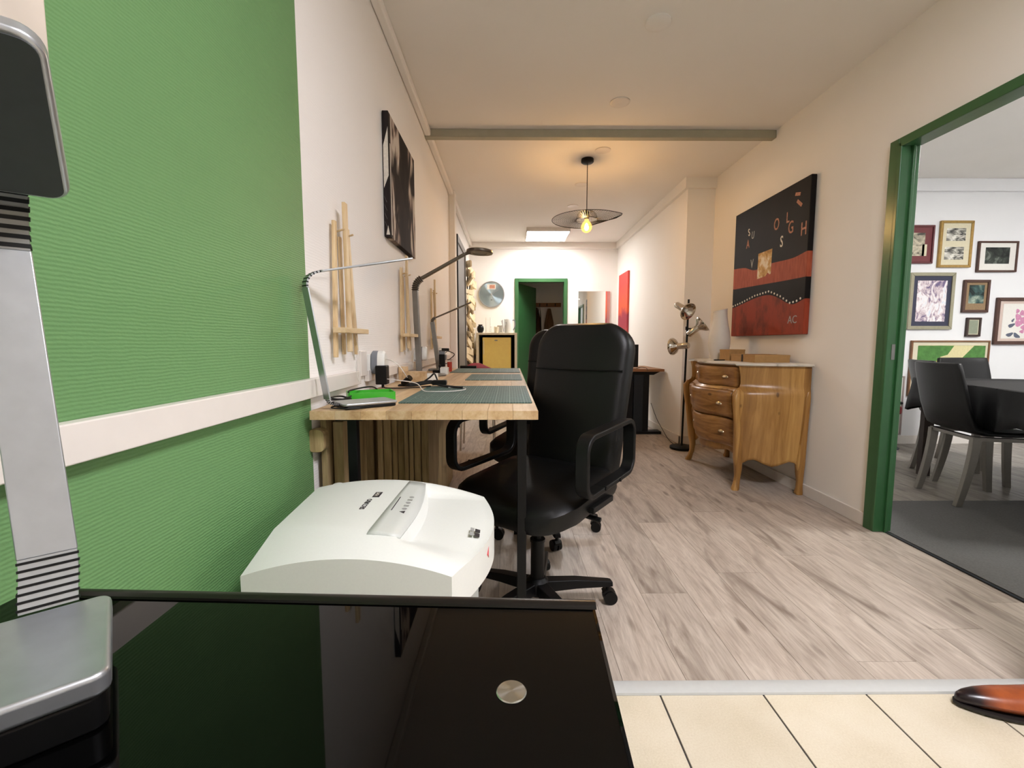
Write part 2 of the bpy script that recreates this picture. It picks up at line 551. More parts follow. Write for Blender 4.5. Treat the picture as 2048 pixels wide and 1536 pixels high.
# back wall with door opening, dark store room behind
m = MB()
m.box(XL - 0.1, 0.12, YB, YB + 0.1, 0, ZC)
m.box(0.90, 2.055, YB, YB + 0.1, 0, ZC)
m.box(0.12, 0.90, YB, YB + 0.1, 2.005, ZC)
struct('wall_back', m, M_WALL)
struct('trim_8', MB().box(XL, XF, YB - 0.03, YB, ZC - 0.10, ZC), M_WALL, bevel=0.006)
struct('wall_store_left', MB().box(-0.35, -0.25, YB + 0.1, 9.05, 0, ZC), M_WALL)
struct('wall_store_right', MB().box(1.6, 1.7, YB + 0.1, 9.05, 0, ZC), M_WALL)
struct('wall_store_back', MB().box(-0.35, 1.7, 8.95, 9.05, 0, ZC), M_WALL)
# walls round the tiled area, out of the picture
struct('wall_near', MB().box(XL - 0.1, 3.3, -2.3, -2.2, 0, ZC), M_WALL)
struct('wall_near_right', MB().box(3.2, 3.3, -2.2, 1.24, 0, ZC), M_WALL)
struct('wall_near_partition', MB().box(2.055, 6.0, 1.22, 1.30, 0, ZC), M_SIDEWALL)
# side room
YN = 4.47
struct('wall_side_back', MB().box(2.055, 6.1, YN, YN + 0.1, 0, ZC), M_SIDEWALL)
struct('wall_side_right', MB().box(6.0, 6.1, 1.22, YN, 0, ZC), M_SIDEWALL)
struct('baseboard_side', MB().box(2.055, 6.0, YN - 0.014, YN, 0, 0.085), M_TRIM, bevel=0.003)
struct('trim_9', MB().box(2.055, 6.0, YN - 0.035, YN, ZC - 0.12, ZC), M_SIDEWALL, bevel=0.008)

# green door frame of the side room
d1 = bpy.data.objects.new('door_1', None); COL.objects.link(d1); d1.location = (2.0, 2.35, 0); d1['kind'] = 'structure'
MB().box(1.964, XR, 2.352, 2.408, 0, 2.043).done('casing', M_GREENPAINT, d1, bevel=0.004)
MB().box(1.964, 2.062, 2.336, 2.362, 0, 2.02).done('jamb', M_GREENPAINT, d1, bevel=0.004)
MB().box(2.018, 2.032, 2.324, 2.338, 0, 2.0).done('door_stop', M_GREENPAINT, d1, bevel=0.002)
MB().box(1.964, XR, 1.355, 2.352, 1.998, 2.043).done('casing', M_GREENPAINT, d1, bevel=0.004)
MB().box(1.966, 2.062, 1.40, 2.336, 2.0, 2.022).done('head_lining', M_GREENPAINT, d1, bevel=0.003)
MB().box(1.964, XR, 1.355, 1.41, 0, 1.998).done('casing', M_GREENPAINT, d1, bevel=0.004)
MB().box(1.966, 2.062, 1.40, 1.424, 0, 2.0).done('jamb', M_GREENPAINT, d1, bevel=0.003)
MB().box(1.990, 2.008, 2.333, 2.337, 0.93, 1.01).done('strike_plate', M_GREYALU, d1)
struct('trim_10', MB().box(2.022, 2.04, 1.40, 2.36, -0.002, 0.005), M_DARKMETAL, bevel=0.001)

# green door at the far end, leaf standing open into the store room
d2 = bpy.data.objects.new('door_2', None); COL.objects.link(d2); d2.location = (0.5, YB, 0); d2['kind'] = 'structure'
for (a, b, c, d) in ((0.092, 0.150, 0, 2.035), (0.872, 0.928, 0, 2.035)):
    MB().box(a, b, YB - 0.025, YB + 0.11, c, d).done('casing', M_GREENPAINT, d2, bevel=0.004)
MB().box(0.150, 0.872, YB - 0.025, YB + 0.11, 1.978, 2.035).done('casing', M_GREENPAINT, d2, bevel=0.004)
ang = math.atan2(0.66, 0.33)
lf = MB(); lf.box(0, 0.715, 0, 0.04, 0.01, 1.972, Matrix.Translation((0.155, YB + 0.10, 0)) @ Matrix.Rotation(ang, 4, 'Z'))
leaf = lf.done('door_leaf', M_GREENPAINT, d2, bevel=0.003)
hm = MB(); H_ = Matrix.Translation((0.155, YB + 0.10, 0)) @ Matrix.Rotation(ang, 4, 'Z')
hm.cyl(H_ @ Vector((0.65, -0.05, 1.0)), H_ @ Vector((0.65, 0.0, 1.0)), 0.01); hm.cyl(H_ @ Vector((0.65, -0.05, 1.0)), H_ @ Vector((0.54, -0.05, 1.0)), 0.009)
h = hm.done('handle', M_SILVER, None); h.data.transform(wm(leaf).inverted()); h.parent = leaf

# grey metal door in the left wall, past the pilaster
d3 = bpy.data.objects.new('door_3', None); COL.objects.link(d3); d3.location = (XL, 5.8, 0); d3['kind'] = 'structure'
MB().box(XL, XL + 0.012, 5.40, 6.30, 0, 2.20).done('door_leaf', M_SHUTTER, d3, bevel=0.002)
MB().box(XL, XL + 0.028, 5.36, 5.40, 0, 2.28).done('frame', M_BLACKPLASTIC, d3, bevel=0.002)  # dark gap beside the leaf, its darkness put in as a black strip
MB().box(XL, XL + 0.028, 5.40, 6.36, 2.20, 2.28).done('frame', M_SHUTTER, d3, bevel=0.002)
MB().box(XL, XL + 0.028, 6.30, 6.36, 0, 2.20).done('frame', M_SHUTTER, d3, bevel=0.002)

# ================================================================== lamps that light the place
def led_panel(x, y, sx, sy, strength, color, label, drop=0.0):
    t = thing('ceiling_light_panel', (x, y, ZC), label, 'ceiling light')
    m = MB()
    m.box(x - sx, x + sx, y - sy, y - sy + 0.012, ZC - drop - 0.012, ZC - drop - 0.001); m.box(x - sx, x + sx, y + sy - 0.012, y + sy, ZC - drop - 0.012, ZC - drop - 0.001)
    m.box(x - sx, x - sx + 0.012, y - sy, y + sy, ZC - drop - 0.012, ZC - drop - 0.001); m.box(x + sx - 0.012, x + sx, y - sy, y + sy, ZC - drop - 0.012, ZC - drop - 0.001)
    m.done('frame', M_TRIM, t)
    if drop: MB().box(x - sx, x + sx, y - sy, y + sy, ZC - drop, ZC - 0.001).done('housing', M_TRIM, t)
    MB().box(x - sx + 0.012, x + sx - 0.012, y - sy + 0.012, y + sy - 0.012, ZC - drop - 0.009, ZC - drop - 0.003).done('diffuser', emit('diffuser_' + str(len(MATS)), color, strength), t)
led_panel(0.543, 6.62, 0.30, 0.31, L_FAR, '#fcf9f8', 'square lit LED ceiling panel near the far wall', 0.040)
led_panel(1.05, 0.05, 0.30, 0.30, L_NEAR, '#fbf8ff', 'square LED ceiling panel over the tiled floor')
led_panel(4.3, 2.05, 0.30, 0.30, L_SIDE, '#faf9f7', 'square LED ceiling panel in the side room')

# amber pendant with a floppy wire-mesh brim
PX, PY = 0.675, 4.018
pt = thing('pendant_lamp', (PX, PY, ZC), 'black wire mesh pendant lamp with a glowing amber globe bulb', 'pendant lamp')
MB().lathe([(0.052, -0.001), (0.054, -0.006), (0.054, -0.026), (0.045, -0.034), (0.006, -0.036)], 28, (PX, PY, ZC)).done('ceiling_rose', M_BLACKMETAL, pt, smooth=True)
MB().cyl((PX, PY, ZC - 0.03), (PX, PY, 2.16), 0.0035, n=8).done('cord', M_CABLE, pt, smooth=True)
MB().lathe([(0.008, 0.0), (0.012, -0.012), (0.022, -0.018), (0.023, -0.06), (0.018, -0.075)], 20, (PX, PY, 2.165)).done('lamp_holder', M_BLACKMETAL, pt, smooth=True)
bulb = MB().lathe([(0.014, 0.075), (0.018, 0.055), (0.030, 0.040), (0.044, 0.018), (0.048, 0.0), (0.045, -0.018), (0.034, -0.036), (0.018, -0.046), (0.002, -0.049)], 24, (PX, PY, 2.022))
def amber_glass():
    """thin amber glass that lets the light straight through and glows a little"""
    t = NT('amber_bulb_glass')
    tr = t.n('ShaderNodeBsdfTransparent'); tr.inputs[0].default_value = (1.0, 0.80, 0.50, 1)
    em = t.n('ShaderNodeEmission'); em.inputs[0].default_value = (1.0, 0.55, 0.16, 1); em.inputs[1].default_value = 0.42
    ad = t.n('ShaderNodeAddShader')
    t.t.links.new(tr.outputs[0], ad.inputs[0]); t.t.links.new(em.outputs[0], ad.inputs[1])
    t.t.links.new(ad.outputs[0], t.t.nodes['Material Output'].inputs[0])
    return t.m
bo = bulb.done('bulb', amber_glass(), pt, smooth=True)
fo = MB().lathe([(0.004, 0.035), (0.012, 0.022), (0.017, 0.004), (0.016, -0.012), (0.008, -0.024), (0.001, -0.026)], 18, (PX, PY, 2.018)).done('filament', emit('amber_filament', '#ffd9a4', L_BULB), None, smooth=True)
fo.data.transform(wm(pt).inverted()); fo.parent = bo
def brim(r, a):
    x = r * math.cos(a); y = r * math.sin(a)
    z = 2.078 + 0.006 * (r / 0.3) ** 2
    if x > 0:
        z += 0.036 * (x / 0.3) ** 6 + 0.27 * x * max(0.0, y) / 0.3
    return Vector((PX + x, PY + y, z))
m = MB(); NR = 84
for k in range(NR):
    a = 2 * PI * k / NR
    m.tube([brim(0.09 + 0.21 * q / 5, a) for q in range(6)], 0.0010, 3)
for q in range(1, 12):
    m.tube([brim(0.09 + 0.21 * q / 12, 2 * PI * k / 48) for k in range(48)], 0.0009, 3, True)
m.done('wire_mesh', M_BLACKMETAL, pt)
m = MB(); m.tube([brim(0.30, 2 * PI * k / 72) for k in range(72)], 0.0028, 6, True); m.done('rim', M_BLACKMETAL, pt, smooth=True)
m = MB()
for k in range(40):
    a = 2 * PI * k / 40
    m.tube([Vector((PX + r * math.cos(a), PY + r * math.sin(a), z)) for r, z in ((0.03, 2.155), (0.06, 2.148), (0.082, 2.125), (0.092, 2.085))], 0.0008, 3)
m.done('mesh_cup', M_BLACKMETAL, pt)
m = MB(); m.tube([Vector((PX + 0.092 * math.cos(2 * PI * k / 40), PY + 0.092 * math.sin(2 * PI * k / 40), 2.085)) for k in range(40)], 0.002, 6, True)
m.done('cup_rim', M_BLACKMETAL, pt, smooth=True)

# flush ceiling spots (off) and a smoke detector
for (x, y, lab) in ((0.728, 3.10, 'flush white ceiling spot on the camera side of the grey beam'),
                    (0.77, 3.84, 'flush white ceiling spot between the grey beam and the pendant'),
                    (0.723, 4.642, 'flush white ceiling spot just beyond the pendant lamp'),
                    (0.739, 5.348, 'flush white ceiling spot furthest from the grey beam')):
    t = thing('ceiling_spot', (x, y, ZC), lab, 'ceiling spot', group='flush ceiling spots')
    MB().lathe([(0.065, 0.001), (0.065, -0.004), (0.060, -0.006), (0.052, -0.006)], 28, (x, y, ZC)).done('ring', M_TRIM, t, smooth=True)
    MB().lathe([(0.052, 0.0), (0.052, -0.0045), (0.03, -0.0055)], 24, (x, y, ZC)).done('cover', M_PLASTICWHITE, t, smooth=True)
o = MB().lathe([(0.062, 0.0), (0.062, -0.010), (0.056, -0.014), (0.03, -0.016)], 28, (0.735, 2.36, ZC)).done('ceiling_cover', M_CEIL, smooth=True)
tag(solo(o, (0.735, 2.36, ZC)), 'round ceiling cover plate, nearest of the ceiling discs', 'ceiling cover')

# ================================================================== foreground: black glass desk
GZ = 0.729
KG = 1.1206
GA = math.radians(-2.6)
gd = thing('glass_desk', (-0.25, 0.02, 0), 'desk with black glass top and steel fixing discs in the foreground', 'desk', rz=GA)
def G(x, y, z): return Matrix.Translation((0.0953, 0.476, 0)) @ Matrix.Rotation(GA, 4, 'Z') @ Vector((x, y, z))
m = MB()
def ring(i, z): return [G(-0.66 + i * 0.3, -0.95 + i, z), G(-i * 0.3, -0.95 + i, z), G(-i * 0.3, -i, z), G(-0.66 + i * 0.3, -i, z)]
m.rings([ring(0.003, GZ - 0.013), ring(0, GZ - 0.010), ring(0, GZ - 0.0055), ring(0.0135, GZ - 0.0012), ring(0.0143, GZ - 0.002), ring(0.0151, GZ)])
m.done('glass_top', M_BLACKGLASS, gd)
m = MB()
m.rings([[G(x_, a_, b_) for a_, b_ in ((-0.0135, GZ + 0.0002), (-0.0125, GZ + 0.0026), (-0.008, GZ + 0.0045), (-0.002, GZ + 0.0045), (0.003, GZ + 0.002), (0.004, GZ - 0.004), (0.003, GZ - 0.012), (0.0004, GZ - 0.012), (0.0004, GZ + 0.0002))] for x_ in (-0.658, 0.0)])
m.done('edge_strip', plain('dark_edge_metal', '#15110f', 0.28, 0.3, spec=0.5), gd, smooth=True)
def disc_mat():
    t = NT('turned_steel')
    tg = t.n('ShaderNodeTangent', direction_type='RADIAL', axis='Z')
    t.t.links.new(tg.outputs[0], t.p.inputs['Tangent'])
    return t.set('#c9cbc6', 0.22, 1.0, Anisotropic=0.85)
M_TURNED = disc_mat()
for (lx, ly) in ((-0.0875, -0.132), (-0.565, -0.132), (-0.0875, -0.82), (-0.565, -0.82)):
    c = G(lx, ly, GZ)
    o = MB().lathe([(0.0121, -0.004), (0.0126, 0.0005), (0.0118, 0.0012), (0.0001, 0.0013)], 32, (0, 0, 0)).done('fixing_disc', M_TURNED, None, smooth=True)
    o.parent = gd; o.matrix_local = wm(gd).inverted() @ Matrix.Translation(c)
    MB().cyl((c.x, c.y, 0.0), (c.x, c.y, GZ - 0.013), 0.018, n=20).done('leg', M_SILVER, gd, smooth=True)
a, b = G(-0.0875, -0.132, 0.67), G(-0.565, -0.132, 0.67)
MB().cyl(a, b, 0.012, n=14).done('crossbar', M_SILVER, gd, smooth=True)
a, b = G(-0.0875, -0.82, 0.67), G(-0.565, -0.82, 0.67)
MB().cyl(a, b, 0.012, n=14).done('crossbar', M_SILVER, gd, smooth=True)

# ================================================================== flat-arm LED desk lamps
def ribbed_joint(name, pts, side, wd, th, root, nr, mat_core, rib_w=0.0035):
    """flexible joint: a bent silver strip with separate black ribs across it"""
    j = MB().band(pts, side, wd * 0.97, th, False).done(name, mat_core, root, smooth=False)
    pts = [Vector(p) for p in pts]
    L = [0.0]
    for i in range(1, len(pts)): L.append(L[-1] + (pts[i] - pts[i - 1]).length)
    sd = Vector(side).normalized()
    for k in range(nr):
        s_ = L[-1] * (k + 0.5) / nr
        i = max(q for q in range(len(L) - 1) if L[q] <= s_)
        p = pts[i].lerp(pts[i + 1], (s_ - L[i]) / (L[i + 1] - L[i])); t = (pts[i + 1] - pts[i]).normalized()
        r = MB().band([p - t * rib_w / 2, p + t * rib_w / 2], sd, wd * 1.02, th * 1.25).done('rib', M_BLACKPLASTIC, None)
        r.data.transform(wm(root).inverted()); r.parent = j
    return j
def arc3(p0, d0, p1, d1, n=10):
    """smooth bend (cubic) from p0 along d0 to p1 arriving along d1"""
    p0, p1, d0, d1 = Vector(p0), Vector(p1), Vector(d0).normalized(), Vector(d1).normalized()
    k = (p1 - p0).length * 0.42
    a, b = p0 + d0 * k, p1 - d1 * k
    return [((1 - t) ** 3) * p0 + 3 * ((1 - t) ** 2) * t * a + 3 * (1 - t) * t * t * b + t ** 3 * p1 for t in [q / n for q in range(n + 1)]]

def slab_base(root, c, d, ld, wd, z0, t_black, t_top, r, mtop):
    """base plate: outline with rounded corners, black underside, silver top"""
    a = math.atan2(d[1], d[0])
    M_ = Matrix.Translation((c[0], c[1], 0)) @ Matrix.Rotation(a, 4, 'Z')
    MB().prism(rrect(ld - 0.006, wd - 0.006, r), z0, z0 + t_black, 'XY', M_).done('base_underside', M_BLACKPLASTIC, root, bevel=0.003)
    MB().prism(rrect(ld, wd, r), z0 + t_black, z0 + t_black + t_top, 'XY', M_).done('base', mtop, root, bevel=min(0.0045, t_top * 0.4), seg=3)

# --- the big one on the black glass desk
l0 = thing('desk_lamp', (-0.37, 0.34, GZ), 'silver flat-arm desk lamp with ribbed bends standing on the black glass desk', 'desk lamp', group=None)
d = Vector((0.655, -0.755, 0)); sd = Vector((0.755, 0.655, 0))
br = Vector((-0.391, 0.425, 0))
bc = br + d * 0.072 - sd * 0.095
slab_base(l0, bc, d, 0.143, 0.19, GZ, 0.027, 0.018, 0.011, M_SILVER)
JB = Vector((-0.434, 0.408, GZ + 0.042))
A0 = Vector((-0.438, 0.414, 0.817))
A1 = Vector((-0.506, 0.463, 1.110))
up0 = (A1 - A0).normalized()
ribbed_joint('lower_joint', arc3(JB + d * 0.007, Vector((-0.25, 0.25, 1)), A0, up0), sd, 0.041, 0.006, l0, 7, M_SILVER, 0.0024)
MB().band([A0, A0 + (A1 - A0) * 0.5, A1], sd, 0.041, 0.007).done('arm', M_SILVER, l0, bevel=0.0012)
H0 = A1 + Vector((0.012, -0.011, 0.060)); hd = Vector((0.50, -0.60, 0.52)).normalized()
ribbed_joint('upper_joint', arc3(A1, up0, H0, hd), sd, 0.041, 0.006, l0, 7, M_GREYALU, 0.0042)
def head_rings(p, hd, sd, wd, ln, th, r):
    nn = hd.cross(sd).normalized()
    if nn.z < 0: nn = -nn
    pl = rrect(ln, wd, r, 6)
    c = p + hd * (ln / 2 - 0.004)
    return [[c + hd * a + sd * b - nn * th / 2 for a, b in pl], [c + hd * a + sd * b + nn * th / 2 for a, b in pl]], nn, c, pl
R_, nn, c, pl = head_rings(H0, hd, sd, 0.105, 0.168, 0.017, 0.018)
MB().rings(R_).done('lamp_head', M_SILVER, l0, bevel=0.005, seg=3)
pl2 = rrect(0.158, 0.096, 0.012, 6)
MB().rings([[c + hd * a + sd * b - nn * 0.0092 for a, b in pl2], [c + hd * a + sd * b - nn * 0.007 for a, b in pl2]]).done('light_panel', plain('dark_diffuser', '#3f4344', 0.5, grain=0.05), l0, smooth=False)

# ================================================================== shredder
SH = thing('paper_shredder', (-0.3, 1.04, 0), 'white paper shredder standing on the floor behind the black glass desk', 'paper shredder')
SY0, SY1 = 0.812, 1.285
def s_right(y):
    t = (y - SY0) / (SY1 - SY0)
    return -0.108 + 0.060 * math.sin(PI * min(1, max(0, t)) ** 0.9) + 0.024 * t
def s_left(y):
    t = (y - SY0) / (SY1 - SY0)
    return -0.505 - 0.038 * t
def s_top(x, y):
    """crowned lid: falls to the feed side, bevelled near edge"""
    f = (x - s_left(y)) / (s_right(y) - s_left(y))
    z = 0.610 + 0.110 * f - 0.138 * f * f
    yc = lerp(0.960, 0.832, max(0, min(1, f)))
    if y < yc: z -= 0.20 * (yc - y)
    if y > 1.245: z -= 0.012 * (y - 1.245) / 0.04
    return z
ys = [SY0 + 0.0135 * k for k in range(33)] + [1.2550, 1.27, SY1]
NX = 44
m = MB()
grid = []
for y in ys:
    row = []
    for i in range(NX + 1):
        f = i / NX
        x = lerp(s_left(y), s_right(y), f)
        z = s_top(x, y)
        yc = lerp(0.960, 0.832, f); xt = -0.226 - 0.010 * (y - 0.88) / 0.36 + 0.012 * math.sin(PI * min(1, max(0, (y - 0.88) / 0.36)))
        if yc < y < 1.25 and x > xt:       # feed hollow in front of the slot
            dd = interp(x, [xt, xt + 0.008, xt + 0.05, s_right(y) - 0.004, s_right(y)], [0, -0.032, -0.027, -0.004, 0.0])
            z += dd * min(1, (y - yc) / 0.06) * min(1, (1.25 - y) / 0.03)
        row.append(m.bm.verts.new((x, y, z)))
    grid.append(row)
for j in range(len(ys) - 1):
    for i in range(NX): m.face([grid[j][i], grid[j][i + 1], grid[j + 1][i + 1], grid[j + 1][i]])
loop = [grid[0][i] for i in range(NX + 1)] + [grid[j][NX] for j in range(1, len(ys))] + [grid[-1][i] for i in range(NX - 1, -1, -1)] + [grid[j][0] for j in range(len(ys) - 2, 0, -1)]
def drop(v):
    f = (v.co.x - s_left(v.co.y)) / (s_right(v.co.y) - s_left(v.co.y))
    return m.bm.verts.new((v.co.x, v.co.y, 0.505))
low = [drop(v) for v in loop]
n = len(loop)
for i in range(n): m.face([loop[i], loop[(i + 1) % n], low[(i + 1) % n], low[i]])
m.face(list(reversed(low)))
m.done('lid', M_SHRED, SH, smooth=True)
MB().box(-0.525, -0.092, 0.835, 1.262, 0.055, 0.506).done('body', M_SHRED, SH, bevel=0.012)
MB().box(-0.49, -0.088, 0.86, 1.24, 0.08, 0.45).done('waste_bin_door', M_SHRED2, SH, bevel=0.006)
for (cx, cy) in ((-0.49, 0.87), (-0.13, 0.87), (-0.49, 1.23), (-0.13, 1.23)):
    mm = MB(); mm.cyl((cx - 0.012, cy, 0.022), (cx + 0.012, cy, 0.022), 0.022, n=16); mm.cyl((cx, cy, 0.03), (cx, cy, 0.056), 0.008)
    mm.done('castor', M_BLACKPLASTIC, SH, smooth=True)
# control tongue over the slot
m = MB()
tq = []
for y in [0.886, 0.90, 0.93, 0.97, 1.0, 1.05, 1.10, 1.15, 1.20, 1.235]:
    t = (y - 0.886) / 0.349
    xe = -0.222 - 0.012 * t + 0.016 * math.sin(PI * t)
    xs = [-0.290 + 0.010 * t, -0.272, -0.247, xe]
    tq.append([Vector((x, y, s_top(x, y) + 0.0022 - 0.002 * (1 if x == xe else 0))) for x in xs])
for A_, B_ in zip(tq[:-1], tq[1:]):
    for i in range(3):
        m.face([m.bm.verts.new(p) for p in (A_[i], A_[i + 1], B_[i + 1], B_[i])])
bmesh.ops.remove_doubles(m.bm, verts=m.bm.verts[:], dist=1e-5)
tong = m.done('control_panel', M_SHRED2, SH, smooth=True)
so = tong.modifiers.new('solid', 'SOLIDIFY'); so.thickness = 0.004; so.offset = -1
def on_lid(x, y, lift=0.0032):
    """matrix for print on the lid: reads along +Y, top of letters to -X"""
    e = 0.004
    dzx = (s_top(x + e, y) - s_top(x - e, y)) / (2 * e); dzy = (s_top(x, y + e) - s_top(x, y - e)) / (2 * e)
    ex = Vector((0, 1, dzy)).normalized(); ey = Vector((-1, 0, -dzx)).normalized(); ez = ex.cross(ey).normalized()
    M_ = Matrix((ex, ey, ez)).transposed().to_4x4(); M_.translation = Vector((x, y, s_top(x, y) + lift))
    return M_
text('SECURIO', 'lettering', M_INKDARK, SH, on_lid(-0.343, 1.052, 0.0005), 0.017, 0.0002, bold=0.0004)
mm = MB(); mm.box(-0.018, 0.018, -0.0085, 0.0085, -0.001, 0.0005, on_lid(-0.335, 1.118, 0.0006)); mm.done('logo_badge', M_INKDARK, SH)
text('HSM', 'lettering', M_WHITEPAINT, SH, on_lid(-0.335, 1.118, 0.0013), 0.013, 0.0001)
mm = MB(); mm.box(-0.045, 0.045, -0.0011, 0.0011, 0, 0.0004, on_lid(-0.272, 1.055, 0.0027)); mm.done('indicator_line', M_INKDARK, SH)
for k in range(6):
    yy = 1.005 + k * 0.020
    mm = MB(); Mi = on_lid(-0.245, yy, 0.0027)
    if k == 0: mm.prism([(-0.007, -0.005), (0.007, -0.005), (0, 0.007)], 0, 0.0004, 'XY', Mi)
    elif k % 2: mm.prism([(0.006 * math.cos(q), 0.006 * math.sin(q)) for q in [i * PI / 4 for i in range(8)]], 0, 0.0003, 'XY', Mi)
    else: mm.box(-0.005, -0.002, -0.006, 0.006, 0, 0.0003, Mi); mm.box(0.001, 0.004, -0.006, 0.006, 0, 0.0003, Mi)
    mm.done('icon', M_INKGREY if k else M_INKDARK, SH)
def on_apron(x, y, lift):
    M_ = on_lid(x, y, lift); return M_
for (dx, dy, sx, sy, mt) in ((0, 0.0, 0.0075, 0.006, M_INKDARK), (0, 0.020, 0.0075, 0.006, M_INKDARK), (-0.012, 0.0, 0.008, 0.0045, M_INKGREY), (-0.012, 0.020, 0.008, 0.0045, M_INKGREY)):
    xx, yy = -0.072 + dx, 0.975 + dy
    mm = MB(); mm.box(-sx, sx, -sy, sy, 0, 0.0004, on_lid(xx, yy, -0.0035)); mm.done('warning_pictogram', mt, SH)
yy = 0.965; mm = MB()
mm.prism([(yy - 0.012, 0.553), (yy, 0.540), (yy + 0.012, 0.553), (yy, 0.566)], s_right(yy) - 0.003, s_right(yy) + 0.0005, 'YZ')
mm.done('red_sticker', M_INKRED, SH)
for (x, r) in ((-0.49, 0.016), (-0.445, 0.022)):
    MB().lathe([(r, 0.0), (r, 0.006), (r * 0.8, 0.009), (0.001, 0.010)], 20, (x, 1.262, 0.606)).done('button', M_PLASTICWHITE, SH, smooth=True)

# ================================================================== long wooden work table
DZ = 0.814
tb = thing('work_table', (-0.25, 2.45, 0), 'long beech work table with black steel legs along the left wall', 'table')
TX0, TX1, TY0, TY1 = -0.598, 0.088, 1.337, 3.62
NS = 9
for k in range(NS):
    a = TX0 + (TX1 - TX0) * k / NS; b = TX0 + (TX1 - TX0) * (k + 1) / NS
    o = MB().box(a + 0.0002, b - 0.0002, TY0, TY1, DZ - 0.027, DZ).done('stave', M_BEECH, None, bevel=0.0008, seg=1)
    solo(o, ((a + b) / 2, (TY0 + TY1) / 2, DZ)); o.parent = tb; o.location = o.location - tb.location
for (x, y) in ((0.040, 1.385), (-0.484, 1.385), (0.040, 2.33), (-0.437, 2.33), (0.040, 3.45), (-0.474, 3.45)):
    MB().box(x - 0.0145, x + 0.0145, y - 0.0145, y + 0.0145, 0, DZ - 0.03).done('leg', M_BLACKMETAL, tb, bevel=0.002)
for (x, y) in ((0.040, 1.385), (-0.484, 1.385), (0.040, 2.33), (-0.437, 2.33), (0.040, 3.45), (-0.474, 3.45)):
    MB().box(x - 0.04, x + 0.04, y - 0.04, y + 0.04, DZ - 0.031, DZ - 0.027).done('leg_plate', M_BLACKMETAL, tb, bevel=0.001)

# boards stored upright under the table, seen end-on
def board(x0, x1, y0, y1, z1, label, group, mat=M_BOARD):
    o = MB().box(x0, x1, y0, y1, 0.0, z1).done('wooden_board', mat, None, bevel=0.0015, seg=1)
    tag(solo(o, ((x0 + x1) / 2, (y0 + y1) / 2, 0)), label, 'board', group)
random.seed(3)
ORD = ['first', 'second', 'third', 'fourth', 'fifth', 'sixth', 'seventh', 'eighth', 'ninth', 'tenth', 'eleventh', 'twelfth', 'thirteenth', 'fourteenth']
x = -0.592; i = 0
while x < -0.345:
    wd = random.choice((0.018, 0.022, 0.027, 0.031))
    board(x, x + wd - 0.003, 1.745 + random.uniform(0, 0.05), 2.27, 0.775 - random.uniform(0, 0.03), ORD[i].capitalize() + ' pine board from the wall in the wide upright stack under the table', 'upright boards in the wide stack')
    x += wd; i += 1
for i in range(5):
    x = -0.505 + i * 0.016
    board(x, x + 0.012, 2.70 + random.uniform(0, 0.05), 3.35, 0.77 - random.uniform(0, 0.02), ORD[i].capitalize() + ' thin board from the wall in the narrow stack behind the middle table leg', 'upright boards in the narrow stack')
board(-0.604, -0.585, 1.425, 1.70, 0.775, 'pale pine board standing upright against the wall under the near table corner', None)
board(-0.578, -0.545, 1.46, 1.70, 0.760, 'darker pine board standing beside the pale one under the near table corner', None)
o = MB().prism(rrect(0.046, 0.072, [0.010, 0.018, 0.020, 0.008], 5, -0.606 + 0.006, 0.712), 1.385, 1.424, 'XZ').done('wall_batten', M_BOARD, None, bevel=0.002)
tag(solo(o, (-0.60, 1.40, 0.712)), 'round-cornered wooden block fixed to the wall under the near table end', 'wood block')

# cutting mats
def mat_cut():
    t = NT('cutting_mat')
    v = t.coord(); x, y, z = t.sep(v)[0], t.sep(v)[1], None
    def lines(c, step, wd):
        f = t.math('FRACT', t.math('ADD', t.math('DIVIDE', c, step), 100.0))
        return t.math('LESS_THAN', f, wd / step)
    g1 = t.math('MAXIMUM', lines(x, 0.01, 0.0011), lines(y, 0.01, 0.0009))
    g5 = t.math('MAXIMUM', lines(x, 0.05, 0.0014), lines(y, 0.05, 0.0014))
    r = t.math('POWER', t.math('ADD', t.math('POWER', t.math('ADD', x, 0.10), 2.0), t.math('POWER', t.math('ADD', y, 0.13), 2.0)), 0.5)
    circ = t.math('MULTIPLY', lines(r, 0.02, 0.0012), t.math('LESS_THAN', r, 0.105))
    ln = t.math('MAXIMUM', t.math('MAXIMUM', t.math('MULTIPLY', g1, 0.6), g5), circ)
    n = t.noise(v, 40, 2)
    base = t.ramp(n, [(0.3, '#2f4c49'), (0.7, '#395a56')])
    return t.set(t.mix(t.math('MULTIPLY', ln, 0.7), base, '#a9beb2'), 0.55, 0, 0.35)
M_MAT = mat_cut()
for (x0, x1, y0, y1, lab) in ((-0.374, 0.078, 1.505, 2.10, 'large green gridded cutting mat nearest on the work table'),
                              (-0.240, 0.072, 2.445, 2.90, 'smaller green cutting mat, second along the work table'),
                              (-0.405, 0.076, 3.07, 3.58, 'green cutting mat at the far end of the work table')):
    c = ((x0 + x1) / 2, (y0 + y1) / 2, DZ)
    o = MB().prism(rrect(x1 - x0, y1 - y0, 0.006, 3, c[0], c[1]), DZ + 0.0002, DZ + 0.0032).done('cutting_mat', [M_MAT], None)
    tag(solo(o, c), lab, 'cutting mat', 'cutting mats on the work table')

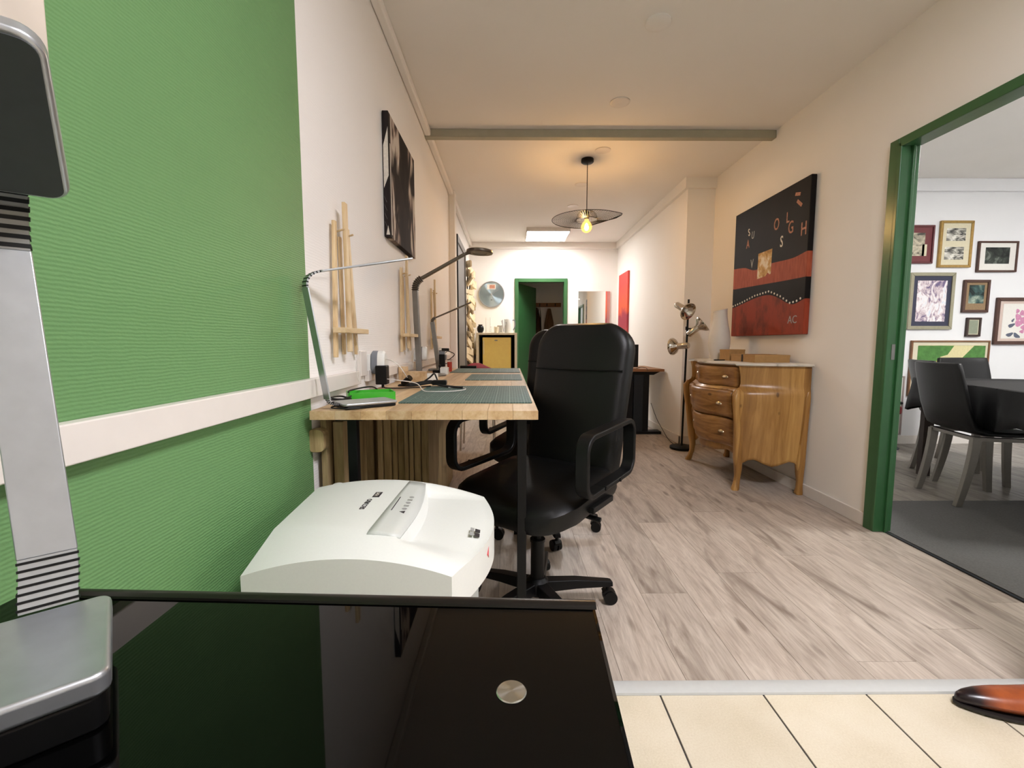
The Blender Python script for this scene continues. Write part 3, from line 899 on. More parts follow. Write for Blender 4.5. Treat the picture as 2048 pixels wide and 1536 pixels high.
# ================================================================== office chairs
def make_office_chair(label):
    t = thing('office_chair', (0, 0, 0), label, 'office chair', group='black office chairs')
    def P(m, nm, mat, **kw): return m.done(nm, mat, kw.pop('parent', t), world=False, **kw)
    # backrest, leaning back; local forward is -Y
    lean = math.radians(13)
    MBK = Matrix.Translation((0, 0.215, 0.475)) @ Matrix.Rotation(-lean, 4, 'X')
    # outline narrows a little towards the seat
    pts = []
    for (a, b) in rrect(0.435, 0.64, [0.06, 0.06, 0.11, 0.11], 8, 0, 0.32):
        k = lerp(0.92, 1.0, min(1, b / 0.35)); pts.append((a * k, b))
    m = MB()
    def off(s): return [(a * (1 - s / 0.2175), 0.32 + (b - 0.32) * (1 - s / 0.32)) for a, b in pts]
    def lay(P_, y): return [MBK @ Vector((a, y + 0.35 * a * a, b)) for a, b in P_]
    m.rings([lay(off(0.035), -0.032), lay(off(0.012), -0.027), lay(off(0.0), -0.010), lay(off(0.0), 0.045), lay(off(0.014), 0.058), lay(off(0.04), 0.062)])
    bk = P(m, 'backrest', M_LEATHER, smooth=True)
    m = MB(); m.tube([MBK @ Vector((a, -0.022 + 0.35 * a * a, b)) for a, b in off(0.013)], 0.0038, 6, True)
    P(m, 'piping', M_LEATHER, parent=bk, smooth=True)
    m = MB(); m.tube([MBK @ Vector((q * 0.0205, -0.0335 + 0.35 * (q * 0.0205) ** 2, 0.435 + 0.00004 * q * q)) for q in range(-10, 11)], 0.0032, 6)
    P(m, 'seam', M_LEATHER, parent=bk, smooth=True)
    # seat cushion
    tilt = Matrix.Translation((0, -0.02, 0.485)) @ Matrix.Rotation(math.radians(4), 4, 'X')
    o_ = rrect(0.49, 0.48, [0.13, 0.13, 0.07, 0.07], 8)
    def so_(s): return [(a * (1 - s / 0.245), b * (1 - s / 0.24)) for a, b in o_]
    def sl(P_, z): return [tilt @ Vector((a, b, z + (-0.02 if b < -0.16 else 0) * ((-b - 0.16) / 0.08))) for a, b in P_]
    m = MB(); m.rings([sl(so_(0.03), -0.045), sl(so_(0.006), -0.038), sl(so_(0.0), -0.02), sl(so_(0.002), 0.018), sl(so_(0.02), 0.036), sl(so_(0.08), 0.044), sl(so_(0.16), 0.042)])
    P(m, 'seat', M_LEATHER, smooth=True)
    m = MB(); m.box(-0.11, 0.11, -0.13, 0.12, 0.415, 0.445); m.box(-0.05, 0.05, -0.06, 0.06, 0.385, 0.418)
    P(m, 'tilt_mechanism', M_BLACKMETAL, bevel=0.004)
    m = MB(); m.cyl((0.05, 0.02, 0.41), (0.20, 0.03, 0.40), 0.005, n=8); m.cyl((0.19, 0.03, 0.4), (0.24, 0.035, 0.396), 0.009, n=10)
    P(m, 'lever', M_BLACKPLASTIC, smooth=True)
    # loop armrests: flat bands bent to a rounded rectangle
    for sx in (-1, 1):
        pth = []
        for (a, b) in rrect(0.385, 0.190, 0.05, 6, 0.0, 0.0):
            pth.append(Vector((sx * 0.272, 0.015 + a, 0.637 + b + a * 0.03)))
        m = MB(); m.band(pth, (1, 0, 0), 0.046, 0.018, True)
        ar = P(m, 'armrest', M_BLACKPLASTIC, bevel=0.005)
        m = MB(); m.box(sx * 0.20, sx * 0.262, -0.07, 0.09, 0.455, 0.475)
        P(m, 'arm_bracket', M_BLACKMETAL, bevel=0.002)
        for yy in (-0.05, 0.07):
            m = MB(); m.cyl((sx * 0.255, yy, 0.543), (sx * 0.298, yy, 0.543), 0.007, n=10); P(m, 'bolt', M_BLACKMETAL, parent=ar, smooth=True)
    m = MB(); m.cyl((0, 0, 0.10), (0, 0, 0.27), 0.026, 0.026, 18); m.cyl((0, 0, 0.27), (0, 0, 0.28), 0.029, 0.029, 18)
    P(m, 'column_sleeve', M_BLACKPLASTIC, smooth=True)
    m = MB(); m.cyl((0, 0, 0.27), (0, 0, 0.40), 0.014, n=14); P(m, 'gas_spring', M_BLACKMETAL, smooth=True)
    m = MB(); m.lathe([(0.02, 0.055), (0.045, 0.07), (0.045, 0.115), (0.03, 0.13)], 20); P(m, 'hub', M_BLACKMETAL, smooth=True)
    for k in range(5):
        a = 2 * PI * k / 5 + 0.768
        R = Matrix.Rotation(a, 4, 'Z')
        m = MB()
        secs = [(0.03, 0.026, 0.075, 0.118), (0.15, 0.023, 0.078, 0.112), (0.285, 0.018, 0.072, 0.094), (0.298, 0.017, 0.072, 0.09)]
        m.rings([[R @ Vector((d_, -w_, z0)), R @ Vector((d_, w_, z0)), R @ Vector((d_, w_ * 0.85, z1)), R @ Vector((d_, -w_ * 0.85, z1))] for d_, w_, z0, z1 in secs])
        sp = P(m, 'base_spoke', M_BLACKMETAL, bevel=0.004)
        m = MB(); C_ = R @ Vector((0.28, 0, 0))
        W = Matrix.Translation((C_.x, C_.y, 0.027)) @ Matrix.Rotation(a * 1.7 + 0.9, 4, 'Z')
        for q in (-1, 1):
            m.cyl(W @ Vector((q * 0.004, -0.01, 0)), W @ Vector((q * 0.022, -0.01, 0)), 0.0265, n=18)
        m.prism([(-0.032, 0.004), (-0.026, 0.022), (-0.010, 0.031), (0.010, 0.030), (0.020, 0.02), (0.012, 0.004)], -0.018, 0.018, 'YZ', W)
        m.cyl((C_.x, C_.y, 0.05), (C_.x, C_.y, 0.078), 0.008, n=10)
        P(m, 'castor', M_BLACKPLASTIC, smooth=True, parent=sp)
    return t
ch1 = make_office_chair('black leatherette office chair with loop arms, nearest of the two at the table')
ch2 = copy_tree(ch1)
ch2['label'] = 'black leatherette office chair mostly hidden behind the nearer one'
ch1.location = (0.108, 1.645, 0); ch1.rotation_euler = (0, 0, math.radians(-36))
for c_ in [x for x in bpy.data.objects if x.parent == ch2 and x.name.startswith('base_spoke')]: c_.rotation_euler = (0, 0, math.radians(-28))
ch2.location = (0.185, 2.40, 0); ch2.rotation_euler = (0, 0, math.radians(-24))

# ================================================================== lamps on the work table
l1 = thing('desk_lamp', (-0.47, 1.44, DZ), 'silver flat-arm desk lamp with striped bends at the near corner of the work table', 'desk lamp')
d = Vector((0.79, 0.61, 0)).normalized(); sd = Vector((-d.y, d.x, 0))
slab_base(l1, (-0.462, 1.444), d, 0.172, 0.112, DZ, 0.010, 0.009, 0.012, M_SILVER)
J0 = Vector((-0.530, 1.392, DZ + 0.014))
A0 = Vector((-0.556, 1.371, 0.845)); A1 = Vector((-0.594, 1.337, 1.178)); up0 = (A1 - A0).normalized()
ribbed_joint('lower_joint', arc3(J0, -d, A0, up0), sd, 0.026, 0.005, l1, 7, M_SILVER, 0.0028)
MB().band([A0, A1], Vector((-0.85, 0.53, 0)), 0.029, 0.005).done('arm', M_SILVER, l1, bevel=0.001)
sd = Vector((-0.75, 0.66, 0)); HD = Vector((0.66, 0.75, 0.25)).normalized(); H0 = A1 + Vector((0.030, 0.034, 0.052))
ribbed_joint('upper_joint', arc3(A1, up0, H0, HD), sd, 0.028, 0.005, l1, 7, M_SILVER, 0.0035)
R_, nn, c, pl = head_rings(H0, HD, sd, 0.036, 0.345, 0.006, 0.008)
MB().rings(R_).done('lamp_head', M_SILVER, l1, bevel=0.0015)
pl2 = rrect(0.16, 0.026, 0.004, 3)
MB().rings([[c + HD * (a + 0.05) + sd * b - nn * 0.0036 for a, b in pl2], [c + HD * (a + 0.05) + sd * b - nn * 0.002 for a, b in pl2]]).done('light_panel', M_DARKMETAL, l1)
ca = MB().tube(bez([(-0.52, 1.44, DZ + 0.012), (-0.545, 1.372, DZ + 0.006), (-0.500, 1.350, DZ + 0.005), (-0.455, 1.365, DZ + 0.005)], 10), 0.0024, 6)
ca.done('power_cable', M_CABLE, l1, smooth=True)

l2 = thing('desk_lamp', (-0.50, 2.82, DZ), 'tall brown-grey desk lamp with a round ring head over the work table', 'desk lamp')
MB().lathe([(0.001, 0), (0.078, 0.0), (0.085, 0.003), (0.085, 0.009), (0.080, 0.012), (0.001, 0.013)], 36, (-0.475, 2.80, DZ)).done('base', M_GREYALU, l2, smooth=True)
sd = Vector((0.35, 0.94, 0)).normalized()
SDX = Vector((1, 0, 0))
A0 = Vector((-0.557, 2.80, DZ + 0.01)); A1 = Vector((-0.574, 2.80, 1.335))
MB().band([A0 + Vector((0.03, 0, 0)), A0, A0 + Vector((-0.002, 0, 0.05)), A1], Vector((0, 1, 0)), 0.036, 0.034).done('arm', M_GREYALU, l2, bevel=0.004)
HD = Vector((0.86, 0.0, 0.51)).normalized(); H0 = A1 + Vector((0.040, 0, 0.075))
ribbed_joint('upper_joint', arc3(A1, (A1 - A0), H0, HD), Vector((0, 1, 0)), 0.036, 0.030, l2, 8, M_STEELDARK, 0.004)
H1 = Vector((-0.265, 2.80, 1.557))
MB().band([H0, H1], Vector((0, 1, 0)), [0.036, 0.026], 0.018).done('upper_arm', M_STEELDARK, l2, bevel=0.004)
m = MB(); m.tube([H1, H1 + Vector((0.03, 0, 0.010)), (-0.24, 2.80, 1.570), (-0.225, 2.80, 1.572)], 0.010, 10)
m.done('neck', M_STEELDARK, l2, smooth=True)
Mh = Matrix.Translation((-0.178, 2.80, 1.572)) @ Matrix.Rotation(math.radians(3), 4, 'Y')
MB().lathe([(0.001, 0.010), (0.070, 0.010), (0.080, 0.004), (0.082, -0.006), (0.078, -0.013), (0.045, -0.013), (0.043, -0.009), (0.001, -0.009)], 40, (0, 0, 0), Mh).done('ring_head', M_STEELDARK, l2, smooth=True)
MB().lathe([(0.042, -0.006), (0.042, -0.0102), (0.001, -0.0104)], 32, (0, 0, 0), Mh).done('lens', M_GREYALU, l2, smooth=True)

l3 = thing('desk_lamp', (-0.53, 3.32, DZ), 'slim grey desk lamp furthest along the work table', 'desk lamp')
MB().box(-0.585, -0.485, 3.26, 3.40, DZ, DZ + 0.016).done('base', M_GREYALU, l3, bevel=0.004)
A0 = Vector((-0.518, 3.32, DZ + 0.012)); A1 = Vector((-0.560, 3.32, 1.170)); SDY = Vector((0, 1, 0))
MB().band([A0, A1], SDY, 0.030, 0.030).done('arm', M_GREYALU, l3, bevel=0.003)
H0 = A1 + Vector((0.022, 0, 0.030)); HD = Vector((0.27, 0, 0.115)).normalized()
ribbed_joint('upper_joint', arc3(A1, A1 - A0, H0, HD), SDY, 0.03, 0.016, l3, 4, M_STEELDARK, 0.003)
MB().band([H0, H0 + HD * 0.20, H0 + HD * 0.285], SDY, [0.03, 0.034, 0.03], 0.009).done('lamp_head', M_STEELDARK, l3, bevel=0.003)

# ================================================================== things on the table
# green plastic tray (open box with walls) and the cable heap beside it
t = thing('plastic_tray', (-0.50, 1.62, DZ), 'shallow bright green plastic tray on the near end of the table', 'tray', rz=math.radians(24))
def tray(m, lx, ly, h, th):
    o_ = rrect(lx, ly, 0.008, 4); i_ = rrect(lx - 2 * th, ly - 2 * th, 0.006, 4)
    m.rings([[(a, b, 0) for a, b in o_], [(a, b, h) for a, b in o_], [(a, b, h) for a, b in i_], [(a, b, 0.003) for a, b in i_]])
    return m
tray(MB(), 0.16, 0.11, 0.030, 0.004).done('tray_body', M_GREENPLASTIC, t, world=False, smooth=True)
mm = MB(); mm.prism([(-0.05, -0.03), (0.04, -0.04), (0.05, 0.02), (-0.03, 0.035)], 0.004, 0.005); mm.done('paper_scrap', M_PLASTICWHITE, t, world=False)
m = MB()
pts = []
for k in range(60):
    a = k / 60 * 2 * PI * 3.2
    pts.append((-0.568 + 0.024 * math.cos(a) + 0.004 * math.sin(3 * a), 1.52 + 0.045 * math.sin(a) * (1 - 0.1 * math.cos(a)), DZ + 0.004 + 0.006 * (k / 20) + 0.004 * math.sin(a * 1.3)))
m.tube(pts, 0.0032, 6); m.tube(bez([pts[-1], (-0.56, 1.58, DZ + 0.036), (-0.52, 1.70, DZ + 0.038), (-0.50, 1.74, DZ + 0.012)], 8), 0.003, 6)
tag(solo(m.done('cable_coil', M_CABLE, smooth=True), (-0.545, 1.50, DZ)), 'coiled black cable between the green tray and the wall', 'cable')

# wall trunking
def trunk(y0, y1, z0, z1, th, label):
    o = MB().box(XL, XL + th, y0, y1, z0, z1).done('cable_trunking', M_TRIM, None, bevel=0.003)
    tag(solo(o, (XL, (y0 + y1) / 2, (z0 + z1) / 2)), label, 'cable trunking', 'white cable trunking on the left wall')
trunk(-1.9, 1.463, 0.850, 0.908, 0.026, 'long white cable trunking crossing the green wall')
trunk(1.466, 1.822, 0.852, 0.906, 0.024, 'short white cable trunking below the nearest easel')
trunk(1.93, 4.81, 0.852, 0.900, 0.022, 'white cable trunking behind the desk lamps, past the first socket')
trunk(1.84, 1.915, 0.88, 0.985, 0.020, 'short upright white cable trunking behind the first plug adapter')

# sockets with plug-in adapters
def socket(y, z, lab):
    t = thing('wall_socket', (XL, y, z), lab, 'wall socket', group='wall sockets above the table')
    MB().box(XL, XL + 0.020, y - 0.04, y + 0.04, z - 0.04, z + 0.04).done('plate', M_PLASTICWHITE, t, bevel=0.005)
    MB().cyl((XL + 0.015, y, z), (XL + 0.0225, y, z), 0.022, n=24).done('socket_face', M_PLASTICWHITE, t, smooth=True)
    return t
socket(1.99, 0.93, 'white wall socket holding the nearest plug adapter')
socket(3.00, 0.945, 'white wall socket beside the tall desk lamp')
socket(4.05, 0.94, 'white wall socket nearest the pilaster')
def adapter(y, z, s, lab):
    """clover-shaped plug adapter: grey back, white front"""
    t = thing('plug_adapter', (XL + 0.02, y, z), lab, 'plug adapter', group='round plug adapters')
    def clover(r):
        return [((r + 0.10 * r * math.cos(3 * a + 0.5)) * math.cos(a), (r * 1.25 + 0.12 * r * math.cos(3 * a + 0.5)) * math.sin(a)) for a in [2 * PI * k / 36 for k in range(36)]]
    def at(P_, x): return [(XL + 0.02 + x, y + a, z + b) for a, b in P_]
    MB().rings([at(clover(0.034 * s), 0.0), at(clover(0.040 * s), 0.006), at(clover(0.040 * s), 0.030)]).done('back_shell', M_PLASTICGREY, t, smooth=True)
    MB().rings([at(clover(0.040 * s), 0.030), at(clover(0.040 * s), 0.052), at(clover(0.034 * s), 0.060)]).done('front_shell', M_PLASTICWHITE, t, smooth=True)
adapter(1.99, 0.93, 1.0, 'grey and white plug adapter nearest in the row of sockets')
adapter(3.00, 0.945, 0.9, 'grey and white plug adapter beside the tall desk lamp')

# chargers, cables and small things
t = thing('power_brick', (-0.50, 2.00, 0.88), 'black power brick plugged into the nearest adapter', 'charger')
MB().box(-0.576, -0.528, 1.935, 1.985, 0.838, 0.920).done('housing', M_BLACKPLASTIC, t, bevel=0.004)
MB().cyl((-0.552, 1.965, 0.84), (-0.552, 1.965, 0.822), 0.006, n=10).done('cable_relief', M_BLACKPLASTIC, t, smooth=True)
m = MB(); m.tube(bez([(-0.552, 1.965, 0.83), (-0.53, 1.95, DZ + 0.008), (-0.44, 1.98, DZ + 0.006), (-0.36, 2.06, DZ + 0.006)], 8), 0.003, 6)
m.done('cable', M_CABLE, t, smooth=True)
t = thing('white_cable', (-0.40, 1.95, DZ), 'white charging cable looping from the adapter onto the large cutting mat', 'cable')
m = MB()
m.tube(bez([(-0.545, 1.985, 0.945), (-0.53, 1.97, 0.945), (-0.505, 1.95, 0.94), (-0.475, 1.95, 0.918), (-0.455, 1.96, 0.885), (-0.45, 2.0, 0.86)], 10), 0.0022, 6)
m.done('upper_strand', M_WHITECABLE, t, smooth=True)
m = MB()
m.tube(bez([(-0.535, 1.95, 0.862), (-0.49, 1.94, 0.858), (-0.40, 1.93, 0.845), (-0.355, 1.86, 0.8205), (-0.31, 1.83, 0.8195), (-0.24, 1.84, 0.8195), (-0.19, 1.90, 0.8195), (-0.20, 1.97, 0.8195), (-0.27, 2.0, 0.8195)], 10), 0.0022, 6)
m.done('lower_strand', M_WHITECABLE, t, smooth=True)
# black adapter leads, bundled
t = thing('black_cable_bundle', (-0.36, 2.12, DZ), 'bundled black adapter leads lying at the back edge of the large cutting mat', 'cable')
for k in range(6):
    m = MB(); o_ = 0.006 * k
    m.tube(bez([(-0.50, 2.02 + o_, DZ + 0.012), (-0.43, 2.03 + o_, DZ + 0.010 + 0.002 * k), (-0.36, 2.05 + o_, DZ + 0.020 + 0.004 * (k % 3)), (-0.31, 2.03 + o_, DZ + 0.012), (-0.24, 1.985 + 0.5 * o_, DZ + 0.008), (-0.205, 1.965 + 0.6 * o_, DZ + 0.0075)], 8), 0.0042, 6)
    m.done('lead', M_CABLE, t, smooth=True)
m = MB(); m.tube(bez([(-0.40, 2.06, DZ + 0.02), (-0.365, 2.07, DZ + 0.045), (-0.345, 2.07, DZ + 0.062), (-0.335, 2.07, DZ + 0.045), (-0.325, 2.06, DZ + 0.02)], 8), 0.004, 6); m.done('lead', M_CABLE, t, smooth=True)
MB().box(-0.35, -0.285, 2.035, 2.075, DZ + 0.012, DZ + 0.034).done('cable_tie', M_BLACKPLASTIC, t, bevel=0.004)
MB().cyl((-0.475, 2.02, DZ + 0.02), (-0.44, 2.0, DZ + 0.05), 0.014, n=12).done('connector', M_BLACKPLASTIC, t, smooth=True)
# wooden block, white boxes
o = MB().box(-0.545, -0.425, 2.28, 2.335, DZ, DZ + 0.058).done('wooden_block', M_BEECH, None, bevel=0.002)
tag(solo(o, (-0.485, 2.31, DZ)), 'pale wooden block lying behind the black cables', 'wood block')
o = MB().box(-0.595, -0.555, 2.42, 2.48, DZ, DZ + 0.075).done('wooden_block', M_BEECH, None, bevel=0.002)
tag(solo(o, (-0.575, 2.45, DZ)), 'small upright wooden block between the wall and the tall lamp', 'wood block')
o = MB().box(-0.455, -0.395, 2.44, 2.51, DZ, DZ + 0.036).done('small_box', M_PLASTICWHITE, None, bevel=0.003)
tag(solo(o, (-0.425, 2.47, DZ)), 'small white box beside the wooden block, nearer one', 'box')
o = MB().box(-0.445, -0.395, 2.90, 2.96, DZ, DZ + 0.045).done('small_box', M_PLASTICWHITE, None, bevel=0.003)
tag(solo(o, (-0.42, 2.93, DZ)), 'small white box behind the round lamp base', 'box')
o = MB().box(-0.50, -0.435, 2.94, 2.99, DZ, DZ + 0.026)
o.cyl((-0.455, 2.96, DZ + 0.02), (-0.455, 2.96, DZ + 0.06), 0.008, n=10)
tag(solo(o.done('power_strip', M_BLACKPLASTIC, None, bevel=0.003), (-0.465, 2.96, DZ)), 'black plug and short power strip beside the far white box', 'power strip')
t = thing('power_brick', (-0.46, 3.15, DZ + 0.06), 'black power brick standing in front of the far plug adapter', 'charger')
MB().box(-0.488, -0.448, 3.14, 3.18, DZ + 0.038, DZ + 0.125).done('housing', M_BLACKPLASTIC, t, bevel=0.004)
MB().box(-0.488, -0.448, 3.14, 3.18, DZ + 0.125, DZ + 0.145).done('plug_end', M_PLASTICGREY, t, bevel=0.003)
MB().tube(bez([(-0.49, 3.16, DZ + 0.148), (-0.44, 3.15, DZ + 0.15), (-0.385, 3.18, DZ + 0.125), (-0.42, 3.2, DZ + 0.09), (-0.44, 3.2, DZ + 0.085)], 8), 0.003, 6).done('cable', M_CABLE, t, smooth=True)
o = MB().box(-0.49, -0.435, 3.12, 3.19, DZ, DZ + 0.038).done('small_box', M_PLASTICWHITE, None, bevel=0.003)
tag(solo(o, (-0.46, 3.155, DZ)), 'small white box under the black power brick', 'box')
t = thing('mug', (-0.425, 3.22, DZ), 'small red mug on the work table', 'mug')
MB().lathe([(0.001, 0.0), (0.017, 0.0), (0.0175, 0.068), (0.015, 0.068), (0.0145, 0.006), (0.001, 0.005)], 24, (-0.425, 3.22, DZ)).done('cup', M_RED, t, smooth=True)
MB().tube(bez([(-0.44, 3.215, DZ + 0.058), (-0.462, 3.212, DZ + 0.052), (-0.462, 3.212, DZ + 0.022), (-0.44, 3.215, DZ + 0.014)], 6), 0.003, 6).done('handle', M_BLACKPLASTIC, t, smooth=True)
o = MB().cyl((-0.39, 3.6, DZ + 0.012), (-0.26, 3.58, DZ + 0.012), 0.0115, n=14).done('black_roll', M_BLACKPLASTIC, smooth=True)
tag(solo(o, (-0.32, 3.59, DZ)), 'short black roll lying at the far end of the table', 'roll')
t = thing('plug', (XL + 0.03, 4.05, 0.955), 'black angled plug in the socket nearest the pilaster', 'plug')
MB().cyl((XL + 0.02, 4.05, 0.955), (XL + 0.085, 4.05, 0.958), 0.017, 0.012, 14).done('plug_body', M_BLACKPLASTIC, t, smooth=True)
MB().tube(bez([(XL + 0.085, 4.05, 0.957), (XL + 0.06, 4.0, 0.93), (XL + 0.04, 3.95, 0.90), (XL + 0.04, 3.9, 0.86)], 8), 0.003, 6).done('cable', M_CABLE, t, smooth=True)
o = MB().box(XL + 0.02, XL + 0.06, 4.02, 4.09, 0.865, 0.915).done('plug_adapter', M_PLASTICGREY, None, bevel=0.006)
tag(solo(o, (XL + 0.04, 4.05, 0.89)), 'small grey plug adapter below the black angled plug', 'plug adapter')

# pink shell chair beyond the table end (only the top of its back shows)
t = thing('shell_chair', (-0.30, 4.35, 0), 'pink plastic chair beyond the far end of the work table', 'chair')
m = MB()
bk = []
for j in range(9):
    z = 0.44 + 0.395 * j / 8
    hw = 0.20 * math.sqrt(max(0.0, 1 - (max(0, j - 4) / 4.05) ** 2.4))
    bk.append([Vector((-0.30 + hw * q / 6, 4.16 - 0.05 * j / 8 + 0.5 * (hw * q / 6) ** 2, z)) for q in range(-6, 7)])
m.rings(bk, False)
o = m.done('backrest', M_PINK, t, smooth=True); so = o.modifiers.new('s', 'SOLIDIFY'); so.thickness = 0.008
o = MB().prism(rrect(0.42, 0.40, 0.08, 6, -0.30, 4.35), 0.43, 0.445).done('seat', M_PINK, t, bevel=0.005)
for (x, y) in ((-0.46, 4.19), (-0.14, 4.19), (-0.46, 4.51), (-0.14, 4.51)):
    MB().cyl((x, y, 0), (x * 0.9 - 0.03, 4.35 + (y - 4.35) * 0.8, 0.432), 0.010, n=10).done('leg', M_CHROME, t, smooth=True)

# ================================================================== easels hung on the left wall
def easel(yc, lab, lean=0.0):
    t = thing('table_easel', (XL, yc, 0.967), lab, 'easel', group='small wooden easels on the left wall')
    x = XL + 0.018
    def stick(nm, y0, z0, y1, z1, xx, wd=0.019, dp=0.012):
        a, b = Vector((xx, y0, z0)), Vector((xx, y1, z1))
        MB().band([a, b], Vector((0, 1, 0)), wd, dp).done(nm, M_PINE, t, bevel=0.0012, seg=1)
    stick('side_leg', yc - 0.098, 0.967, yc - 0.072, 1.438, x)
    stick('side_leg', yc + 0.118, 0.972, yc + 0.052, 1.440, x)
    stick('centre_post', yc - 0.012, 0.985, yc - 0.022, 1.512, x + 0.020, 0.026)
    stick('rear_leg', yc + 0.012, 0.975, yc + 0.004, 1.40, XL + 0.007, 0.018, 0.010)
    MB().box(x + 0.004, x + 0.052, yc - 0.128, yc + 0.112, 1.052, 1.070).done('ledge', M_PINEX, t, bevel=0.0015, seg=1)
    for yy in (yc - 0.05, yc + 0.035):
        MB().cyl((x - 0.006, yy, 1.405), (x + 0.032, yy - 0.012, 1.412), 0.0035, n=8).done('peg', M_PINE, t, smooth=True)
    m = MB(); m.tube(bez([(x + 0.02, yc + 0.05, 1.05), (x + 0.03, yc + 0.05, 0.99), (x + 0.025, yc + 0.03, 0.93), (x + 0.03, yc + 0.045, 0.87), (x + 0.03, yc + 0.06, 0.93), (x + 0.025, yc + 0.055, 0.99)], 8), 0.0012, 5)
    m.done('cord', M_WHITECABLE, t, smooth=True)
easel(1.675, 'small pale wooden easel hanging nearest the green wall')
easel(2.645, 'small pale wooden easel, middle of the three on the wall')
easel(3.62, 'small pale wooden easel nearest the pilaster')

# ================================================================== black-and-white canvas on the left wall
def canvas1_mat():
    t = NT('monochrome_canvas_print')
    v = t.coord(); xyz = t.sep(v)
    w1 = t.noise(t.vmul(v, (1, 1.0, 0.5)), 4.5, 3.0, 0.5, 1.6)
    fold = t.math('SINE', t.math('ADD', t.math('MULTIPLY', xyz[1], 13.0), t.math('MULTIPLY', w1, 9.0)))
    c = t.ramp(t.math('ADD', t.math('MULTIPLY', fold, 0.5), 0.5), [(0.0, '#141010'), (0.45, '#2a2220'), (0.66, '#5d4e48'), (0.84, '#9c8a7d'), (0.98, '#c9beb0')])
    dk = t.ramp(t.noise(v, 3.2, 2.0), [(0.53, (0, 0, 0, 1)), (0.62, (1, 1, 1, 1))])
    c = t.mix(dk, c, '#221b1a')
    edge = t.math('LESS_THAN', xyz[1], -0.265)
    c = t.mix(edge, c, '#2d2726')
    return t.set(c, 0.75, 0, 0.12)
cv = thing('canvas_print', (XL, 2.61, 1.85), 'black and white canvas print hanging high on the left wall', 'canvas')
o = MB().box(XL + 0.003, XL + 0.033, 2.305, 2.91, 1.545, 2.145).done('canvas', canvas1_mat(), None, bevel=0.002)
solo(o, (XL + 0.018, 2.6075, 1.845)); o.parent = cv; o.location = o.location - cv.location
yv = 2.3045
for (P_, mt) in (([(XL + 0.006, 1.98), (XL + 0.030, 2.07), (XL + 0.030, 1.84), (XL + 0.006, 1.78)], M_WHITEPAINT),
                 ([(XL + 0.012, 1.555), (XL + 0.030, 1.555), (XL + 0.022, 1.60)], M_WHITEPAINT)):
    MB().prism(P_, yv - 0.0006, yv, 'XZ').done('edge_print', mt, cv)
for z in (1.70, 1.74, 1.66, 1.62):
    MB().hexa([(XL + 0.006, yv - 0.0005, z), (XL + 0.018, yv - 0.0005, z - 0.03), (XL + 0.018, yv, z - 0.03), (XL + 0.006, yv, z), (XL + 0.006, yv - 0.0005, z + 0.0015), (XL + 0.018, yv - 0.0005, z - 0.0285), (XL + 0.018, yv, z - 0.0285), (XL + 0.006, yv, z + 0.0015)]).done('edge_print', M_INKGREY, cv)
MB().prism([(2.33, 1.56), (2.345, 1.56), (2.335, 2.00), (2.325, 2.00)], XL + 0.033, XL + 0.0335, 'YZ').done('white_stripe', M_WHITEPAINT, cv)

# ================================================================== red and black canvas on the right wall
E3 = [(3.95, 1.315), (3.80, 1.335), (3.60, 1.372), (3.40, 1.385), (3.26, 1.335), (3.14, 1.275), (3.06, 1.285), (2.98, 1.315)]
def canvas2_mat():
    t = NT('red_black_painting')
    v = t.geo(); xyz = t.sep(v); y, z = xyz[1], xyz[2]
    def edge(pts):
        """smooth height profile z(y) across the canvas"""
        f = t.math('SUBTRACT', y, 2.95)
        nd = t.n('ShaderNodeValToRGB'); nd.color_ramp.interpolation = 'B_SPLINE'
        el = nd.color_ramp.elements
        while len(el) < len(pts): el.new(0.5)
        for e, (py, pz) in zip(el, sorted(pts)):
            e.position = py - 2.95; q = pz - 1.0; e.color = (q, q, q, 1)
        t.put(nd.inputs[0], f)
        return t.math('ADD', nd.outputs[0], 1.0)
    e1 = edge([(3.93, 1.65), (3.75, 1.635), (3.63, 1.58), (3.50, 1.60), (3.37, 1.61), (3.13, 1.588), (2.985, 1.622)])
    e2 = edge([(3.93, 1.48), (3.38, 1.458), (2.99, 1.45)])
    e3 = edge(E3)
    n = t.noise(v, 7, 4, 0.6); n2 = t.noise(t.vmul(v, (60, 60, 12)), 1.0, 2)
    red = t.ramp(n2, [(0.3, '#94452f'), (0.7, '#ad5a40')])
    low = t.mix(t.ramp(t.noise(t.vmul(v, (8, 8, 4)), 1.0, 4, 0.7), [(0.48, (0, 0, 0, 1)), (0.72, (0.8, 0.8, 0.8, 1))]), '#923d27', '#4c281c')
    blk = t.ramp(n, [(0.3, '#070505'), (0.7, '#120d0c')])
    c = t.mix(t.math('GREATER_THAN', z, e3), low, blk)
    c = t.mix(t.math('GREATER_THAN', z, e2), c, red)
    c = t.mix(t.math('GREATER_THAN', z, e1), c, blk)
    return t.set(c, 0.6, 0, 0.2)
CX0 = XR - 0.040
c2 = thing('painting', (XR, 3.47, 1.58), 'large red and black canvas with scattered letters above the wooden chest', 'painting')
MB().box(CX0, XR - 0.003, 2.985, 3.955, 1.075, 2.10).done('canvas', canvas2_mat(), c2, bevel=0.005)
def on_r(y, z, rot=0.0):
    """print on the canvas: readable from inside the room (reads towards -Y)"""
    ex = Vector((0, -1, 0)); ey = Vector((0, 0, 1)); ez = Vector((-1, 0, 0))
    M_ = Matrix((ex, ey, ez)).transposed().to_4x4() @ Matrix.Rotation(rot, 4, 'Z'); M_.translation = Vector((CX0 - 0.0002, y, z))
    return M_
